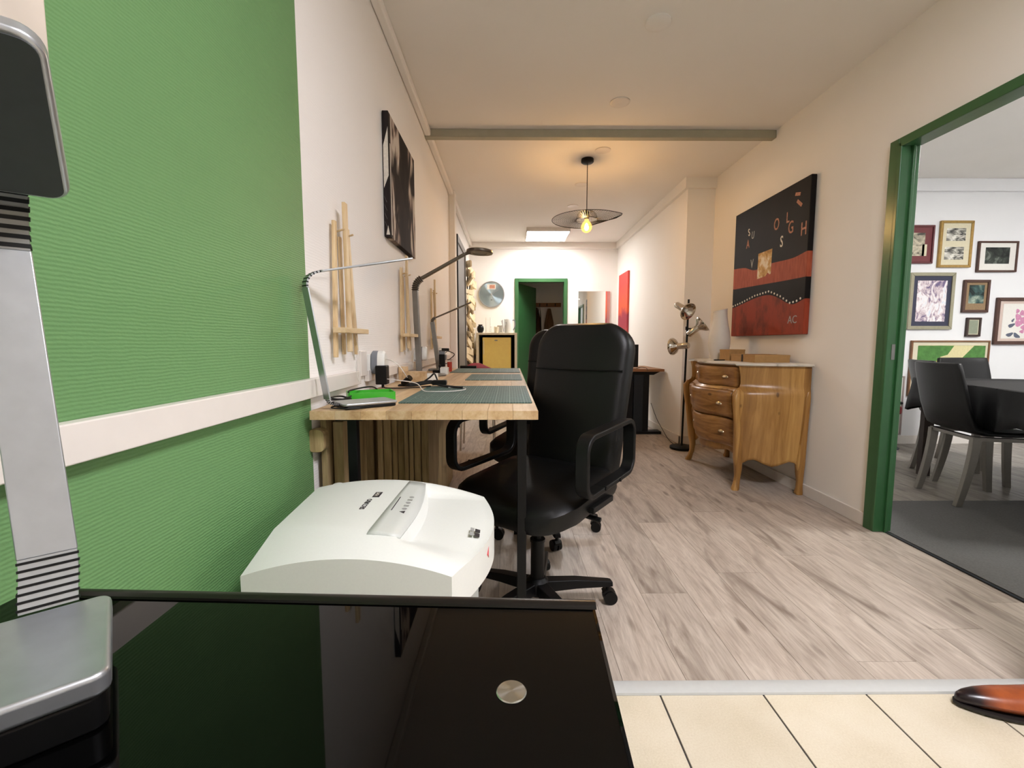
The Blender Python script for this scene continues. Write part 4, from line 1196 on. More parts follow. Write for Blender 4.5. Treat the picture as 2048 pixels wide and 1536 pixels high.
for ch, y, z, sz, rot, mt in (('S', 3.725, 1.905, 0.085, 0.2, M_WHITEPAINT), ('U', 3.665, 1.87, 0.085, -0.1, M_INKGREY), ('A', 3.735, 1.815, 0.10, 0.0, M_BEIGEPAINT),
                              ('V', 3.66, 1.645, 0.10, 0.0, M_INKGREY), ('O', 3.347, 1.872, 0.125, 0.0, M_BEIGEPAINT), ('L', 3.215, 1.885, 0.11, 0.0, M_BEIGEPAINT),
                              ('G', 3.175, 1.808, 0.125, 0.0, M_BEIGEPAINT), ('H', 3.035, 1.765, 0.13, 0.0, M_BEIGEPAINT), ('S', 3.275, 1.734, 0.115, 0.0, M_WHITEPAINT)):
    text(ch, 'letter', mt, c2, on_r(y, z, rot) @ Matrix.Diagonal((0.72, 1.0, 1.0, 1.0)), sz * 0.95, 0.0012, bold=0.001)
text('AC', 'signature', M_INKGREY, c2, on_r(3.105, 1.175), 0.075, 0.0006)
for (y, z, r, l) in ((3.117, 2.015, -0.25, 0.028), (3.095, 1.95, -0.7, 0.034)):
    MB().box(-l, l, -0.011, 0.011, 0, 0.001, on_r(y, z, r)).done('paint_stroke', M_BEIGEPAINT, c2)
mm = MB(); mm.prism([(3.575, 1.515), (3.46, 1.522), (3.435, 1.545), (3.405, 1.528), (3.392, 1.53), (3.387, 1.712), (3.57, 1.708)], CX0 - 0.001, CX0 + 0.0005, 'YZ')
tp = NT('torn_paper'); tp.set(tp.ramp(tp.noise(tp.coord(), 16, 4, 0.6), [(0.42, '#e6dcc8'), (0.52, '#c9a66e'), (0.66, '#a37b45')]), 0.8)
mm.done('paper_patch', tp.m, c2)
m = MB()
for k in range(25):
    y = 3.935 - k * (3.935 - 3.03) / 24
    z = interp(y, [p[0] for p in sorted(E3)], [p[1] for p in sorted(E3)]) + 0.017
    m.sphere((CX0, y, z), 0.0080, 8, 5, (0.5, 1, 1))
m.done('bead_row', M_WHITEPAINT, c2, smooth=True)

# ================================================================== bombe chest of drawers
def chest_mat():
    t = NT('waxed_chest_wood')
    v = t.geo(); xyz = t.sep(v)
    # jointed staves: upright on the sides, tone changes per stave
    cell = t.math('FLOOR', t.math('ADD', t.math('MULTIPLY', xyz[0], 15.0), t.math('MULTIPLY', xyz[1], 3.1)))
    wn = t.n('ShaderNodeTexWhiteNoise', noise_dimensions='1D'); t.put(wn.inputs['W'], cell)
    st = t.vmul(v, (26, 9, 2.2))
    n1 = t.noise(st, 1.0, 4.0, 0.6, 0.8)
    n2 = t.noise(t.vmul(v, (90, 60, 6)), 1.0, 2.0)
    f = t.math('ADD', t.math('ADD', t.math('MULTIPLY', n1, 0.55), t.math('MULTIPLY', n2, 0.15)), t.math('MULTIPLY', wn.outputs['Value'], 0.30))
    c = t.ramp(f, [(0.22, '#7a5226'), (0.45, '#a0743c'), (0.62, '#ba8e50'), (0.85, '#cda867')])
    vo = t.n('ShaderNodeTexVoronoi'); t.put(vo.inputs['Vector'], t.vmul(v, (11, 11, 6))); vo.inputs['Scale'].default_value = 1.0
    kn = t.ramp(vo.outputs['Distance'], [(0.07, (1, 1, 1, 1)), (0.13, (0, 0, 0, 1))])
    c = t.mix(t.math('MULTIPLY', kn, 0.7), c, '#3f2410')
    t.bump(n2, 0.05, 0.001)
    return t.set(c, 0.30, 0, 0.5)
M_CHEST = chest_mat()
def drawer_mat():
    t = NT('waxed_drawer_wood')
    v = t.geo()
    n1 = t.noise(t.vmul(v, (10, 2.6, 24)), 1.0, 4.0, 0.62, 0.9)
    c = t.ramp(n1, [(0.25, '#644019'), (0.45, '#8b6030'), (0.62, '#a77a44'), (0.8, '#bd945a')])
    vo = t.n('ShaderNodeTexVoronoi'); t.put(vo.inputs['Vector'], t.vmul(v, (6, 5, 9))); vo.inputs['Scale'].default_value = 1.0
    kn = t.ramp(vo.outputs['Distance'], [(0.06, (1, 1, 1, 1)), (0.12, (0, 0, 0, 1))])
    c = t.mix(t.math('MULTIPLY', kn, 0.7), c, '#38200e')
    return t.set(c, 0.28, 0, 0.5)
M_DRAWER = drawer_mat()
def marble_mat():
    t = NT('white_marble')
    n = t.noise(t.geo(), 6, 5, 0.6, 1.5)
    return t.set(t.ramp(n, [(0.38, '#a8a297'), (0.46, '#cfc9bd'), (0.6, '#d9d3c7')]), 0.2, 0, 0.5)
CB = thing('chest_of_drawers', (1.77, 3.43, 0), 'bulging waxed wood chest of three drawers with a marble top', 'chest of drawers')
CZT = 0.862                     # underside of the marble
CYN, CYF, CXF, CXB = 3.045, 3.86, 1.575, 1.972
def serp(u):                    # serpentine front: middle swells towards the room
    return 0.066 * math.cos((u - 0.5) * 2 * PI) * (1 if abs(u - 0.5) < 0.25 else 0.55) if abs(u - 0.5) < 0.5 else 0
def prof(z):                    # bombe profile: neck above a shoulder, belly, then in again
    return interp(z, [0.0, 0.06, 0.14, 0.22, 0.34, 0.46, 0.58, 0.645, 0.685, 0.700, 0.712, 0.74, 0.80, 0.862],
                  [0.012, -0.004, -0.010, -0.004, 0.010, 0.026, 0.044, 0.050, 0.045, 0.030, 0.006, -0.004, 0.000, 0.012])
# plan path: near side (back to front), front, far side (front to back)
PATH = []
for k in range(13):
    t_ = k / 12
    PATH.append(('n', t_, Vector((lerp(CXB, CXF, t_), lerp(2.912, CYN, t_) - 0.018 * math.sin(PI * t_), 0))))
for k in range(1, 41):
    u = k / 40
    PATH.append(('f', u, Vector((CXF - serp(u), lerp(CYN, CYF, u), 0))))
for k in range(1, 13):
    t_ = k / 12
    PATH.append(('b', t_, Vector((lerp(CXF, CXB, t_), lerp(CYF, 3.99, t_) + 0.018 * math.sin(PI * t_), 0))))
def outward(i):
    a = PATH[max(0, i - 1)][2]; b = PATH[min(len(PATH) - 1, i + 1)][2]
    t_ = (b - a).normalized(); n_ = Vector((-t_.y, t_.x, 0))
    if n_.dot(PATH[i][2] - Vector((1.85, 3.45, 0))) < 0: n_ = -n_
    return n_
def csurf(i, z, off=0.0): 
    s_, t_, _ = PATH[i]
    k_ = 1.0 if s_ == 'f' else (t_ if s_ == 'n' else 1 - t_)
    tp = -0.035 * (0.70 - z) * (1 - k_) if z < 0.70 else 0.0
    p = PATH[i][2] + outward(i) * (prof(z) * (0.15 + 0.85 * k_) + tp + off); p.x = min(p.x, 1.974); return Vector((p.x, p.y, z))
def apron(i):
    s_, t_, _ = PATH[i]
    if s_ == 'n' or s_ == 'b':
        q = t_ if s_ == 'n' else 1 - t_
        return interp(q, [0, 0.10, 0.16, 0.26, 0.38, 0.50, 0.62, 0.74, 0.84, 0.92, 1], [0.15, 0.19, 0.215, 0.222, 0.195, 0.180, 0.195, 0.222, 0.215, 0.19, 0.15])
    return interp(t_, [0, 0.05, 0.10, 0.20, 0.34, 0.42, 0.50, 0.58, 0.66, 0.80, 0.90, 0.95, 1], [0.15, 0.19, 0.225, 0.245, 0.220, 0.225, 0.205, 0.225, 0.220, 0.245, 0.225, 0.19, 0.15])
m = MB(); NZ = 34
cols = []
for i in range(len(PATH)):
    zb = apron(i)
    zs = sorted(set([lerp(zb, CZT, (k / NZ)) for k in range(NZ + 1)]))
    cols.append([m.bm.verts.new(csurf(i, z)) for z in zs])
for a_, b_ in zip(cols[:-1], cols[1:]):
    for k in range(NZ): m.face([a_[k], a_[k + 1], b_[k + 1], b_[k]])
m.face([c_[-1] for c_ in cols])
o = m.done('carcass', M_CHEST, CB, smooth=True)
so = o.modifiers.new('s', 'SOLIDIFY'); so.thickness = 0.016; so.offset = -1
# marble top
m = MB(); ov = [PATH[i][2] + outward(i) * 0.034 for i in range(len(PATH))]
for p in ov: p.x = min(p.x, 1.978)
iv = [PATH[i][2] + outward(i) * 0.026 for i in range(len(PATH))]
for p in iv: p.x = min(p.x, 1.976)
m.rings([[Vector((p.x, p.y, CZT)) for p in iv], [Vector((p.x, p.y, CZT + 0.006)) for p in ov], [Vector((p.x, p.y, CZT + 0.014)) for p in ov], [Vector((p.x, p.y, CZT + 0.019)) for p in iv]])
m.done('marble_top', marble_mat(), CB, smooth=True)
CTOP = CZT + 0.019
# drawers: curved fronts proud of the carcass, two pulls each
FR = [i for i, q in enumerate(PATH) if q[0] == 'f' and 0.075 <= q[1] <= 0.925]
for (z0, z1, tap) in ((0.715, 0.842, 0.0), (0.500, 0.676, 0.0), (0.290, 0.474, 0.0)):
    m = MB(); rows = []
    for (dz, off) in ((0.0, 0.002), (0.006, 0.013)):
        pass
    zs = [z0, z0 + 0.004] + [lerp(z0 + 0.012, z1 - 0.012, k / 10) for k in range(11)] + [z1 - 0.004, z1]
    offs = [0.001, 0.010] + [0.015] * 11 + [0.010, 0.001]
    for z, of in zip(zs, offs):
        row = []
        for q, i in enumerate(FR):
            e = min(q, len(FR) - 1 - q)
            row.append(csurf(i, z, of if e > 0 else 0.001))
        rows.append(row)
    m.rings(rows, False)
    dr = m.done('drawer', M_DRAWER, CB, smooth=True)
    so = dr.modifiers.new('s', 'SOLIDIFY'); so.thickness = 0.012; so.offset = -1
    for u in (0.235, 0.765):
        i = min(FR, key=lambda q: abs(PATH[q][1] - u)); zc = (z0 + z1) / 2 - 0.004
        p = csurf(i, zc, 0.016); n_ = outward(i)
        M_ = Matrix((Vector((-n_.y, n_.x, 0)), Vector((0, 0, 1)), n_)).transposed().to_4x4(); M_.translation = p
        mm = MB(); R = []
        for k in range(9):
            a = PI * k / 8
            R.append([M_ @ Vector((0.034 * math.cos(a) * s_, 0.024 * math.sin(a) * s_ - 0.005, 0.022 * h_)) for s_, h_ in ((1.0, 0.0), (0.92, 0.55), (0.68, 0.92), (0.3, 1.05), (0.0, 1.05))])
        mm.rings(R, False); mm.box(-0.040, 0.040, -0.010, -0.005, 0, 0.005, M_)
        h = mm.done('pull', M_BRASS, None, smooth=True); h.data.transform(wm(CB).inverted()); h.parent = dr
        sh_ = h.modifiers.new('s', 'SOLIDIFY'); sh_.thickness = 0.002
# cabriole legs
def cab_leg(i, sx, sy, amp=1.25):
    p = PATH[i][2]; m = MB(); R = []
    dirv = Vector((sx, sy, 0)).normalized()
    for z in (0.70, 0.66, 0.60, 0.50, 0.40, 0.30, 0.22, 0.15, 0.09, 0.04, 0.012, 0.0):
        o_ = prof(z) if z > 0.22 else interp(z, [0, 0.04, 0.10, 0.16, 0.22], [0.016, 0.002, -0.012, -0.012, prof(0.22)])
        r = interp(z, [0, 0.012, 0.05, 0.10, 0.2, 0.30, 0.5, 0.66, 0.70], [0.021, 0.023, 0.017, 0.018, 0.027, 0.024, 0.018, 0.018, 0.010])
        c_ = p + dirv * (o_ * amp - 0.012 - (0.035 * (0.70 - z) if amp < 1 else 0)); c_.x = min(c_.x, 1.974 - r)
        R.append([Vector((c_.x + r * a, c_.y + r * b, z)) for a, b in rrect(2, 2, 0.55, 3)])
    m.rings(R); m.done('leg', M_CHEST, CB, smooth=True)
iN = 12; iF = 52
cab_leg(iN, -0.75, -0.65); cab_leg(iF, -0.75, 0.65); cab_leg(0, -0.1, -1, 0.15); cab_leg(len(PATH) - 1, -0.1, 1, 0.15)

# white vase with a cut-off mouth
vz = CTOP
t = thing('vase', (1.735, 3.72, vz), 'tall matt white ceramic vase with slanted mouth standing on the chest', 'vase')
m = MB(); R = []
prof_v = [(0.052, 0.0), (0.060, 0.02), (0.076, 0.07), (0.084, 0.13), (0.084, 0.17), (0.076, 0.23), (0.063, 0.29), (0.055, 0.34), (0.053, 0.385), (0.055, 0.405)]
for r, z in prof_v:
    R.append([Vector((1.735 + r * math.cos(2 * PI * k / 36), 3.72 + r * math.sin(2 * PI * k / 36), vz + z + (0.055 * z / 0.405 * 0.5 * (math.cos(2 * PI * k / 36) * 0.5) if z > 0.3 else 0))) for k in range(36)])
for r, z in ((0.050, 0.403), (0.048, 0.30), (0.06, 0.10), (0.03, 0.02)):
    R.append([Vector((1.735 + r * math.cos(2 * PI * k / 36), 3.72 + r * math.sin(2 * PI * k / 36), vz + z + (0.0275 * z / 0.405 * math.cos(2 * PI * k / 36) * 0.5 if z > 0.3 else 0))) for k in range(36)])
m.rings(R); m.done('vase_body', M_CERAMIC, t, smooth=True)
# cardboard boxes on the marble
def carton(x0, x1, y0, y1, z0, z1, rz, lab, tape=False):
    t = thing('cardboard_box', ((x0 + x1) / 2, (y0 + y1) / 2, z0), lab, 'cardboard box', rz=rz, group='brown boxes on the chest')
    lx, ly, h_ = x1 - x0, y1 - y0, z1 - z0
    MB().box(-lx / 2, lx / 2, -ly / 2, ly / 2, 0, h_).done('carton', M_CARD, t, world=False, bevel=0.002)
    MB().box(-lx / 2 - 0.001, lx / 2 + 0.001, -ly / 2 - 0.001, ly / 2 + 0.001, h_ - 0.012, h_ + 0.001).done('lid', M_CARD, t, world=False, bevel=0.001)
    if tape: MB().box(-lx / 2 - 0.0015, lx / 2 + 0.0015, -0.012, 0.012, 0.001, h_ + 0.0016).done('tape', M_DARKIN, t, world=False)
carton(1.70, 1.945, 3.105, 3.44, CTOP, CTOP + 0.052, 0.0, 'flat brown cardboard box with a dark tape band on the marble top', True)
carton(1.69, 1.82, 3.47, 3.60, CTOP, CTOP + 0.085, 0.1, 'small brown cardboard box between the flat box and the white vase')
o = MB().box(1.600, 1.685, 3.50, 3.512, CTOP, CTOP + 0.008).done('pen', M_BLACKPLASTIC, None, bevel=0.003)
tag(solo(o, (1.64, 3.506, CTOP)), 'thin black pen lying in front of the white vase', 'pen')

# ================================================================== floor lamp with three spots
t = thing('floor_lamp', (1.665, 4.26, 0), 'black pole floor lamp with three chrome spot heads behind the chest', 'floor lamp')
LX, LY = 1.665, 4.26
MB().lathe([(0.001, 0), (0.105, 0.0), (0.11, 0.006), (0.11, 0.022), (0.10, 0.030), (0.02, 0.034), (0.001, 0.034)], 36, (LX, LY, 0)).done('base', M_BLACKMETAL, t, smooth=True)
MB().cyl((LX, LY, 0.03), (LX + 0.02, LY, 1.424), 0.0095, n=14).done('pole', M_BLACKMETAL, t, smooth=True)
def spot(c, axis, bracket_z):
    axis = Vector(axis).normalized()
    M_ = axis.to_track_quat('Z', 'Y').to_matrix().to_4x4(); M_.translation = Vector(c)
    m = MB(); m.lathe([(0.001, -0.150), (0.025, -0.147), (0.030, -0.138), (0.030, -0.040), (0.044, -0.024), (0.070, -0.004), (0.082, 0.014), (0.082, 0.022), (0.076, 0.020), (0.056, -0.002), (0.032, -0.026), (0.001, -0.026)], 30, (0, 0, 0), M_)
    h = m.done('spot_head', M_CHROME, t, smooth=True)
    m = MB(); p = Vector(c) - axis * 0.06; m.cyl((LX + 0.012, LY, bracket_z), p, 0.006, n=10); m.cyl((LX + 0.012, LY, bracket_z - 0.016), (LX + 0.012, LY, bracket_z + 0.016), 0.014, n=14)
    b = m.done('bracket', M_BLACKMETAL, None, smooth=True); b.data.transform(wm(t).inverted()); b.parent = h
    m = MB(); m.sphere(Vector(c) - axis * 0.008, 0.018, 12, 8); b = m.done('bulb', M_PLASTICWHITE, None, smooth=True); b.data.transform(wm(t).inverted()); b.parent = h
spot((1.632, 4.165, 1.312), (0.35, -0.82, -0.45), 1.345)
spot((1.785, 4.20, 1.185), (0.74, -0.22, 0.64), 1.155)
spot((1.560, 4.25, 0.985), (-0.55, 0.72, -0.06), 0.99)
m = MB(); m.tube(bez([(1.56, 4.9, 0.36), (1.61, 4.85, 0.20), (1.63, 4.75, 0.12), (1.65, 4.6, 0.03), (1.655, 4.45, 0.006), (1.66, 4.37, 0.006)], 12), 0.003, 6)
m.done('power_cable', M_CABLE, t, smooth=True)

# ================================================================== far desk with monitor
t = thing('standing_desk', (1.2, 5.3, 0), 'dark standing desk with a brown top against the far right wall', 'desk')
MB().box(0.55, 1.70, 4.90, 5.65, 0.705, 0.732).done('desk_top', M_OAKDESK, t, bevel=0.002)
m = MB(); m.prism([(1.02, 0.705), (1.68, 0.705), (1.60, 0.665), (1.06, 0.665)], 4.96, 5.04, 'XZ'); m.done('side_bracket', M_BLACKMETAL, t)
m = MB()
for (a, b, d_) in ((1.315, 1.385, 0.0), (1.387, 1.492, -0.012), (1.494, 1.560, 0.0)):
    MB().box(a, b, 4.975 + d_, 5.06, 0.03, 0.67).done('leg_panel', M_BLACKMETAL if d_ == 0 else M_DARKMETAL, t, bevel=0.003)
MB().box(1.20, 1.70, 4.95, 5.07, 0.0, 0.032).done('foot', M_BLACKMETAL, t, bevel=0.004)
MB().box(0.62, 0.72, 4.98, 5.06, 0.03, 0.70).done('leg_panel', M_BLACKMETAL, t, bevel=0.003)
MB().box(0.50, 0.90, 4.95, 5.07, 0.0, 0.032).done('foot', M_BLACKMETAL, t, bevel=0.004)
MB().box(0.72, 1.32, 5.10, 5.12, 0.25, 0.69).done('modesty_panel', M_BLACKMETAL, t, bevel=0.002)
t = thing('monitor', (1.2, 5.10, 0.732), 'black computer monitor on the far standing desk', 'monitor')
MB().box(0.95, 1.462, 5.08, 5.115, 0.745, 1.0).done('screen_housing', M_BLACKPLASTIC, t, bevel=0.005)
MB().box(1.12, 1.28, 5.05, 5.22, 0.732, 0.745).done('foot', M_BLACKPLASTIC, t, bevel=0.003)
MB().box(1.18, 1.22, 5.115, 5.14, 0.74, 0.92).done('stem', M_BLACKPLASTIC, t, bevel=0.003)
m = MB(); m.tube(bez([(1.42, 5.0, 0.737), (1.46, 4.97, 0.752), (1.50, 4.94, 0.748), (1.51, 4.91, 0.737), (1.512, 4.893, 0.715)], 8), 0.003, 6); m.done('cable', M_CABLE, t, smooth=True)
o = MB().box(1.16, 1.28, 5.2, 5.45, 0.0, 0.42).done('paper_bin', M_PLASTICWHITE, None, bevel=0.02)
tag(solo(o, (1.22, 5.32, 0)), 'pale waste bin under the far standing desk', 'bin')

# ================================================================== far end: cabinet with yellow fridge, clock, mirror
t = thing('fridge_cabinet', (-0.17, 6.88, 0), 'cream cabinet housing a fridge beside the far green door', 'cabinet')
FX0, FX1, FY0, FY1, FZ = -0.480, 0.118, 6.60, 7.24, 1.165
MB().box(FX0, FX0 + 0.036, FY0, FY1, 0, FZ - 0.03).done('side_panel', M_CREAM, t, bevel=0.002)
MB().box(FX1 - 0.036, FX1, FY0, FY1, 0, FZ - 0.03).done('side_panel', M_CREAM, t, bevel=0.002)
MB().box(FX0, FX1, FY0, FY1, FZ - 0.03, FZ).done('top_panel', M_CREAM, t, bevel=0.002)
MB().box(FX0 + 0.036, FX1 - 0.036, FY1 - 0.02, FY1, 0, FZ - 0.03).done('back_panel', M_DARKIN, t)
MB().box(FX1 + 0.0005, FX1 + 0.004, FY0 + 0.06, FY0 + 0.10, 0.55, 1.06).done('handle_strip', M_GREYALU, t, bevel=0.001)
f = thing('fridge', (-0.18, 6.9, 0), 'small yellow fridge inside the cream cabinet', 'fridge')
MB().box(-0.385, 0.028, 6.68, 7.18, 0.03, 1.09).done('body', M_DARKIN, f, bevel=0.004)
dr = MB().box(-0.388, 0.030, 6.63, 6.68, 0.05, 1.098).done('door', M_YELLOW, f, bevel=0.008)
hh = MB().box(-0.376, -0.366, 6.605, 6.632, 0.85, 1.05).done('handle', M_CREAM, None, bevel=0.003); hh.data.transform(wm(f).inverted()); hh.parent = dr
hh = MB().prism([(0.026 * math.cos(q), 0.008 * math.sin(q)) for q in [i * PI / 8 for i in range(16)]], 6.625, 6.6305, 'XZ', Matrix.Translation((-0.19, 0, 1.055))).done('badge', M_GREYALU, None); hh.data.transform(wm(f).inverted()); hh.parent = dr
# things on the cabinet
def top_item(name, prof_, x, y, mat, lab, cat, n=24, extra=None):
    o = MB().lathe(prof_, n, (x, y, FZ)).done(name, mat, None, smooth=True)
    tag(solo(o, (x, y, FZ)), lab, cat)
top_item('vase', [(0.03, 0), (0.034, 0.008), (0.05, 0.04), (0.052, 0.07), (0.042, 0.10), (0.028, 0.11), (0.034, 0.125), (0.030, 0.125), (0.024, 0.112), (0.038, 0.095), (0.045, 0.06), (0.03, 0.01)], -0.425, 6.75, M_BLACKPLASTIC, 'small round black vase on the cream cabinet', 'vase')
top_item('glass_vase', [(0.034, 0), (0.036, 0.005), (0.038, 0.23), (0.035, 0.23), (0.033, 0.012), (0.001, 0.010)], -0.315, 6.8, M_GLASS, 'tall clear glass vase on the cream cabinet', 'vase')
top_item('glass', [(0.026, 0), (0.032, 0.10), (0.029, 0.10), (0.023, 0.008), (0.001, 0.007)], -0.24, 6.75, M_GLASS, 'short drinking glass next to the tall glass vase', 'glass')
top_item('cup', [(0.030, 0), (0.036, 0.09), (0.033, 0.09), (0.027, 0.008), (0.001, 0.006)], -0.185, 6.72, M_CREAM, 'cream cup among the glasses on the cabinet', 'cup')
top_item('cup', [(0.030, 0), (0.038, 0.115), (0.035, 0.115), (0.027, 0.008), (0.001, 0.006)], -0.140, 6.82, M_CERAMIC, 'taller white cup among the glasses on the cabinet', 'cup')
top_item('glass', [(0.024, 0), (0.028, 0.115), (0.025, 0.115), (0.021, 0.008), (0.001, 0.007)], -0.078, 6.72, M_GLASS, 'drinking glass holding stems beside the white kettle', 'glass')
m = MB()
for k in range(6):
    a = k * 1.05; m.tube([(-0.078, 6.72, FZ + 0.01), (-0.078 + 0.016 * math.cos(a), 6.72 + 0.016 * math.sin(a), FZ + 0.10), (-0.078 + 0.035 * math.cos(a), 6.72 + 0.03 * math.sin(a), FZ + 0.16 + 0.008 * k)], [0.002, 0.002, 0.005], 5)
tag(solo(m.done('dried_stems', M_PLASTICGREY, smooth=True), (-0.078, 6.72, FZ + 0.008)), 'small bunch of dried stems in a drinking glass', 'stems')
k_ = thing('kettle', (0.015, 6.78, FZ), 'white electric kettle at the right end of the cream cabinet', 'kettle')
MB().lathe([(0.062, 0), (0.064, 0.02), (0.052, 0.19), (0.046, 0.205), (0.001, 0.212)], 28, (0.0, 6.78, FZ)).done('jug', M_PLASTICWHITE, k_, smooth=True)
MB().tube(bez([(0.046, 6.78, FZ + 0.19), (0.085, 6.78, FZ + 0.185), (0.09, 6.78, FZ + 0.10), (0.062, 6.78, FZ + 0.04)], 8), 0.008, 8).done('handle', M_PLASTICGREY, k_, smooth=True)
MB().prism([(-0.05, 0.20), (-0.08, 0.205), (-0.05, 0.165)], 6.765, 6.795, 'XZ', Matrix.Translation((0, 0, FZ))).done('spout', M_PLASTICWHITE, k_)
# clock
t = thing('wall_clock', (-0.276, YB, 1.786), 'round blue-grey metal wall clock with a small picture at twelve', 'clock')
tk = NT('clock_dial'); tg = tk.n('ShaderNodeTangent', direction_type='RADIAL', axis='Z'); tk.t.links.new(tg.outputs[0], tk.p.inputs['Tangent'])
tk.set('#a8bcc6', 0.32, 0.9, Anisotropic=0.9)
Mc = Matrix.Translation((-0.276, YB, 1.786)) @ Matrix.Rotation(PI / 2, 4, 'X')
o = MB().lathe([(0.19, 0.002), (0.19, 0.014), (0.0005, 0.0145)], 56).done('dial', tk.m, None, smooth=True)
o.parent = t; o.matrix_local = wm(t).inverted() @ Mc
MB().lathe([(0.205, 0.001), (0.208, 0.012), (0.205, 0.024), (0.192, 0.024), (0.190, 0.012), (0.190, 0.001)], 56, (0, 0, 0), Mc, False, False).done('rim', M_SILVER, t, smooth=True)
def on_clock(x, z): return Matrix.Translation((-0.276 + x, YB - 0.0148, 1.786 + z)) @ Matrix.Rotation(PI / 2, 4, 'X')
MB().box(-0.068, 0.068, -0.038, 0.038, 0, 0.001, on_clock(-0.002, 0.118)).done('picture_card', M_WHITEPAINT, t)
MB().box(-0.035, 0.050, -0.028, 0.028, 0, 0.0015, on_clock(0.004, 0.118)).done('picture', M_BEIGEPAINT, t)
MB().box(-0.004, 0.004, -0.10, 0.02, 0, 0.004, on_clock(0.0, 0.0) @ Matrix.Rotation(0.45, 4, 'Z')).done('hand', M_SILVER, t)
MB().box(-0.003, 0.003, -0.02, 0.14, 0, 0.005, on_clock(0.0, 0.0) @ Matrix.Rotation(-1.0, 4, 'Z')).done('hand', M_SILVER, t)
MB().cyl(on_clock(0, 0) @ Vector((0, 0, 0)), on_clock(0, 0) @ Vector((0, 0, 0.008)), 0.012, n=16).done('hub', M_SILVER, t, smooth=True)
MB().box(-0.012, 0.012, -0.005, 0.005, 0, 0.0008, on_clock(0.0, -0.088)).done('dial_mark', M_INKDARK, t)
# mirror
t = thing('wall_mirror', (1.35, YB, 1.4), 'frameless rectangular mirror on the far wall beside the green door', 'mirror')
MB().box(1.103, 1.605, YB - 0.012, YB - 0.001, 0.95, 1.835).done('backing', M_GREYALU, t)
MB().box(1.105, 1.560, YB - 0.018, YB - 0.012, 0.95, 1.833).done('mirror_glass', M_MIRROR, t)
MB().box(1.562, 1.605, YB - 0.018, YB - 0.012, 0.95, 1.833).done('side_strip', plain('pale_pink_glass', '#cfa9a4', 0.12, 0.4), t)
MB().box(1.10, 1.125, YB - 0.024, YB - 0.010, 1.70, 1.718).done('clip', M_PLASTICWHITE, t, bevel=0.002)
# red painting on the far right wall
def red_mat():
    t = NT('red_orange_painting')
    v = t.geo(); z = t.sep(v)[2]
    f = t.math('ADD', z, t.math('MULTIPLY', t.noise(v, 5.0, 3.0, 0.6, 1.0), 0.45))
    c = t.ramp(t.math('SUBTRACT', f, 1.15), [(0.10, '#ef7b3e'), (0.26, '#a8313c'), (0.50, '#9c2740'), (0.60, '#e0582c'), (0.95, '#d8403a')])
    return t.set(c, 0.55)
o = MB().box(XF - 0.030, XF - 0.002, 6.50, 7.02, 1.05, 2.045).done('painting', red_mat(), None, bevel=0.003)
tag(solo(o, (XF, 6.76, 1.55)), 'tall narrow red and orange canvas on the far right wall', 'painting')

# hanging of split wood pieces at the far left
t = thing('wood_chip_hanging', (XL, 6.85, 1.3), 'tall wall hanging of split pale wood pieces threaded on dark cords', 'wall hanging')
for y in (6.46, 6.82, 7.12):
    MB().tube([(XL + 0.035, y, 2.16), (XL + 0.038, y, 1.2), (XL + 0.035, y, 0.2)], 0.008, 6).done('cord', M_DARKIN, t, smooth=True)
random.seed(11)
for ci, y in enumerate((6.46, 6.82, 7.12)):
    z = 2.12 - 0.04 * ci; n_ = 0
    while z > 0.45:
        hgt = random.uniform(0.07, 0.13)
        R = Matrix.Translation((XL + 0.045, y, z)) @ Matrix.Rotation(random.uniform(-0.7, 0.7), 4, 'X') @ Matrix.Rotation(random.uniform(-0.5, 0.5), 4, 'Z')
        wd = random.uniform(0.10, 0.16); sk = random.uniform(-0.03, 0.03)
        m = MB(); m.hexa([R @ Vector(p) for p in ((-0.014, -wd, -hgt / 2), (0.014, -wd, -hgt / 2 + 0.01), (0.016, wd, -hgt / 2 + sk), (-0.014, wd, -hgt / 2 + sk), (-0.012, -wd, hgt / 2), (0.012, -wd, hgt / 2 - 0.01), (0.016, wd, hgt / 2 + sk), (-0.014, wd, hgt / 2 + sk))])
        m.done('wood_chip', M_CHIP if random.random() < 0.8 else M_BOARD, t, bevel=0.003, seg=1)
        z -= hgt + random.uniform(0.01, 0.04); n_ += 1

# store room behind the green door: coats on a rail, rucksack
t = thing('coat_rack', (0.62, 8.93, 1.7), 'wooden coat rail with hooks on the wall of the dark store room', 'coat rack')
MB().box(0.40, 1.02, 8.92, 8.95, 1.72, 1.80).done('board', M_OAKDESK, t, bevel=0.003)
for x in (0.48, 0.60, 0.74, 0.90):
    MB().tube([(x, 8.93, 1.76), (x, 8.86, 1.74), (x, 8.84, 1.78)], 0.008, 8).done('hook', M_BLACKMETAL, t, smooth=True)
def coat(xc, w_, z0, z1, mat, lab):
    m = MB(); R = []
    for k in range(9):
        z = lerp(z1, z0, k / 8); hw = w_ * (0.35 + 0.65 * min(1, k / 2.2)); dp = 0.05 + 0.03 * k / 8
        R.append([Vector((xc + hw * math.cos(a) * (1 + 0.08 * math.sin(5 * a + k)), 8.83 + dp * math.sin(a) * (1 + 0.25 * math.sin(7 * a + 0.6 * k)), z)) for a in [2 * PI * q / 28 for q in range(28)]])
    m.rings(R); o = m.done('coat', mat, None, smooth=True); tag(solo(o, (xc, 8.83, z1)), lab, 'coat', 'coats in the store room')
coat(0.52, 0.10, 0.75, 1.70, plain('brown_wool', '#4a3323', 0.9, grain=0.2), 'dark brown coat hanging in the store room by the door leaf')
coat(0.78, 0.09, 0.60, 1.68, plain('tan_cotton', '#6d5138', 0.9, grain=0.2), 'tan coat hanging in the store room to the right of the brown one')
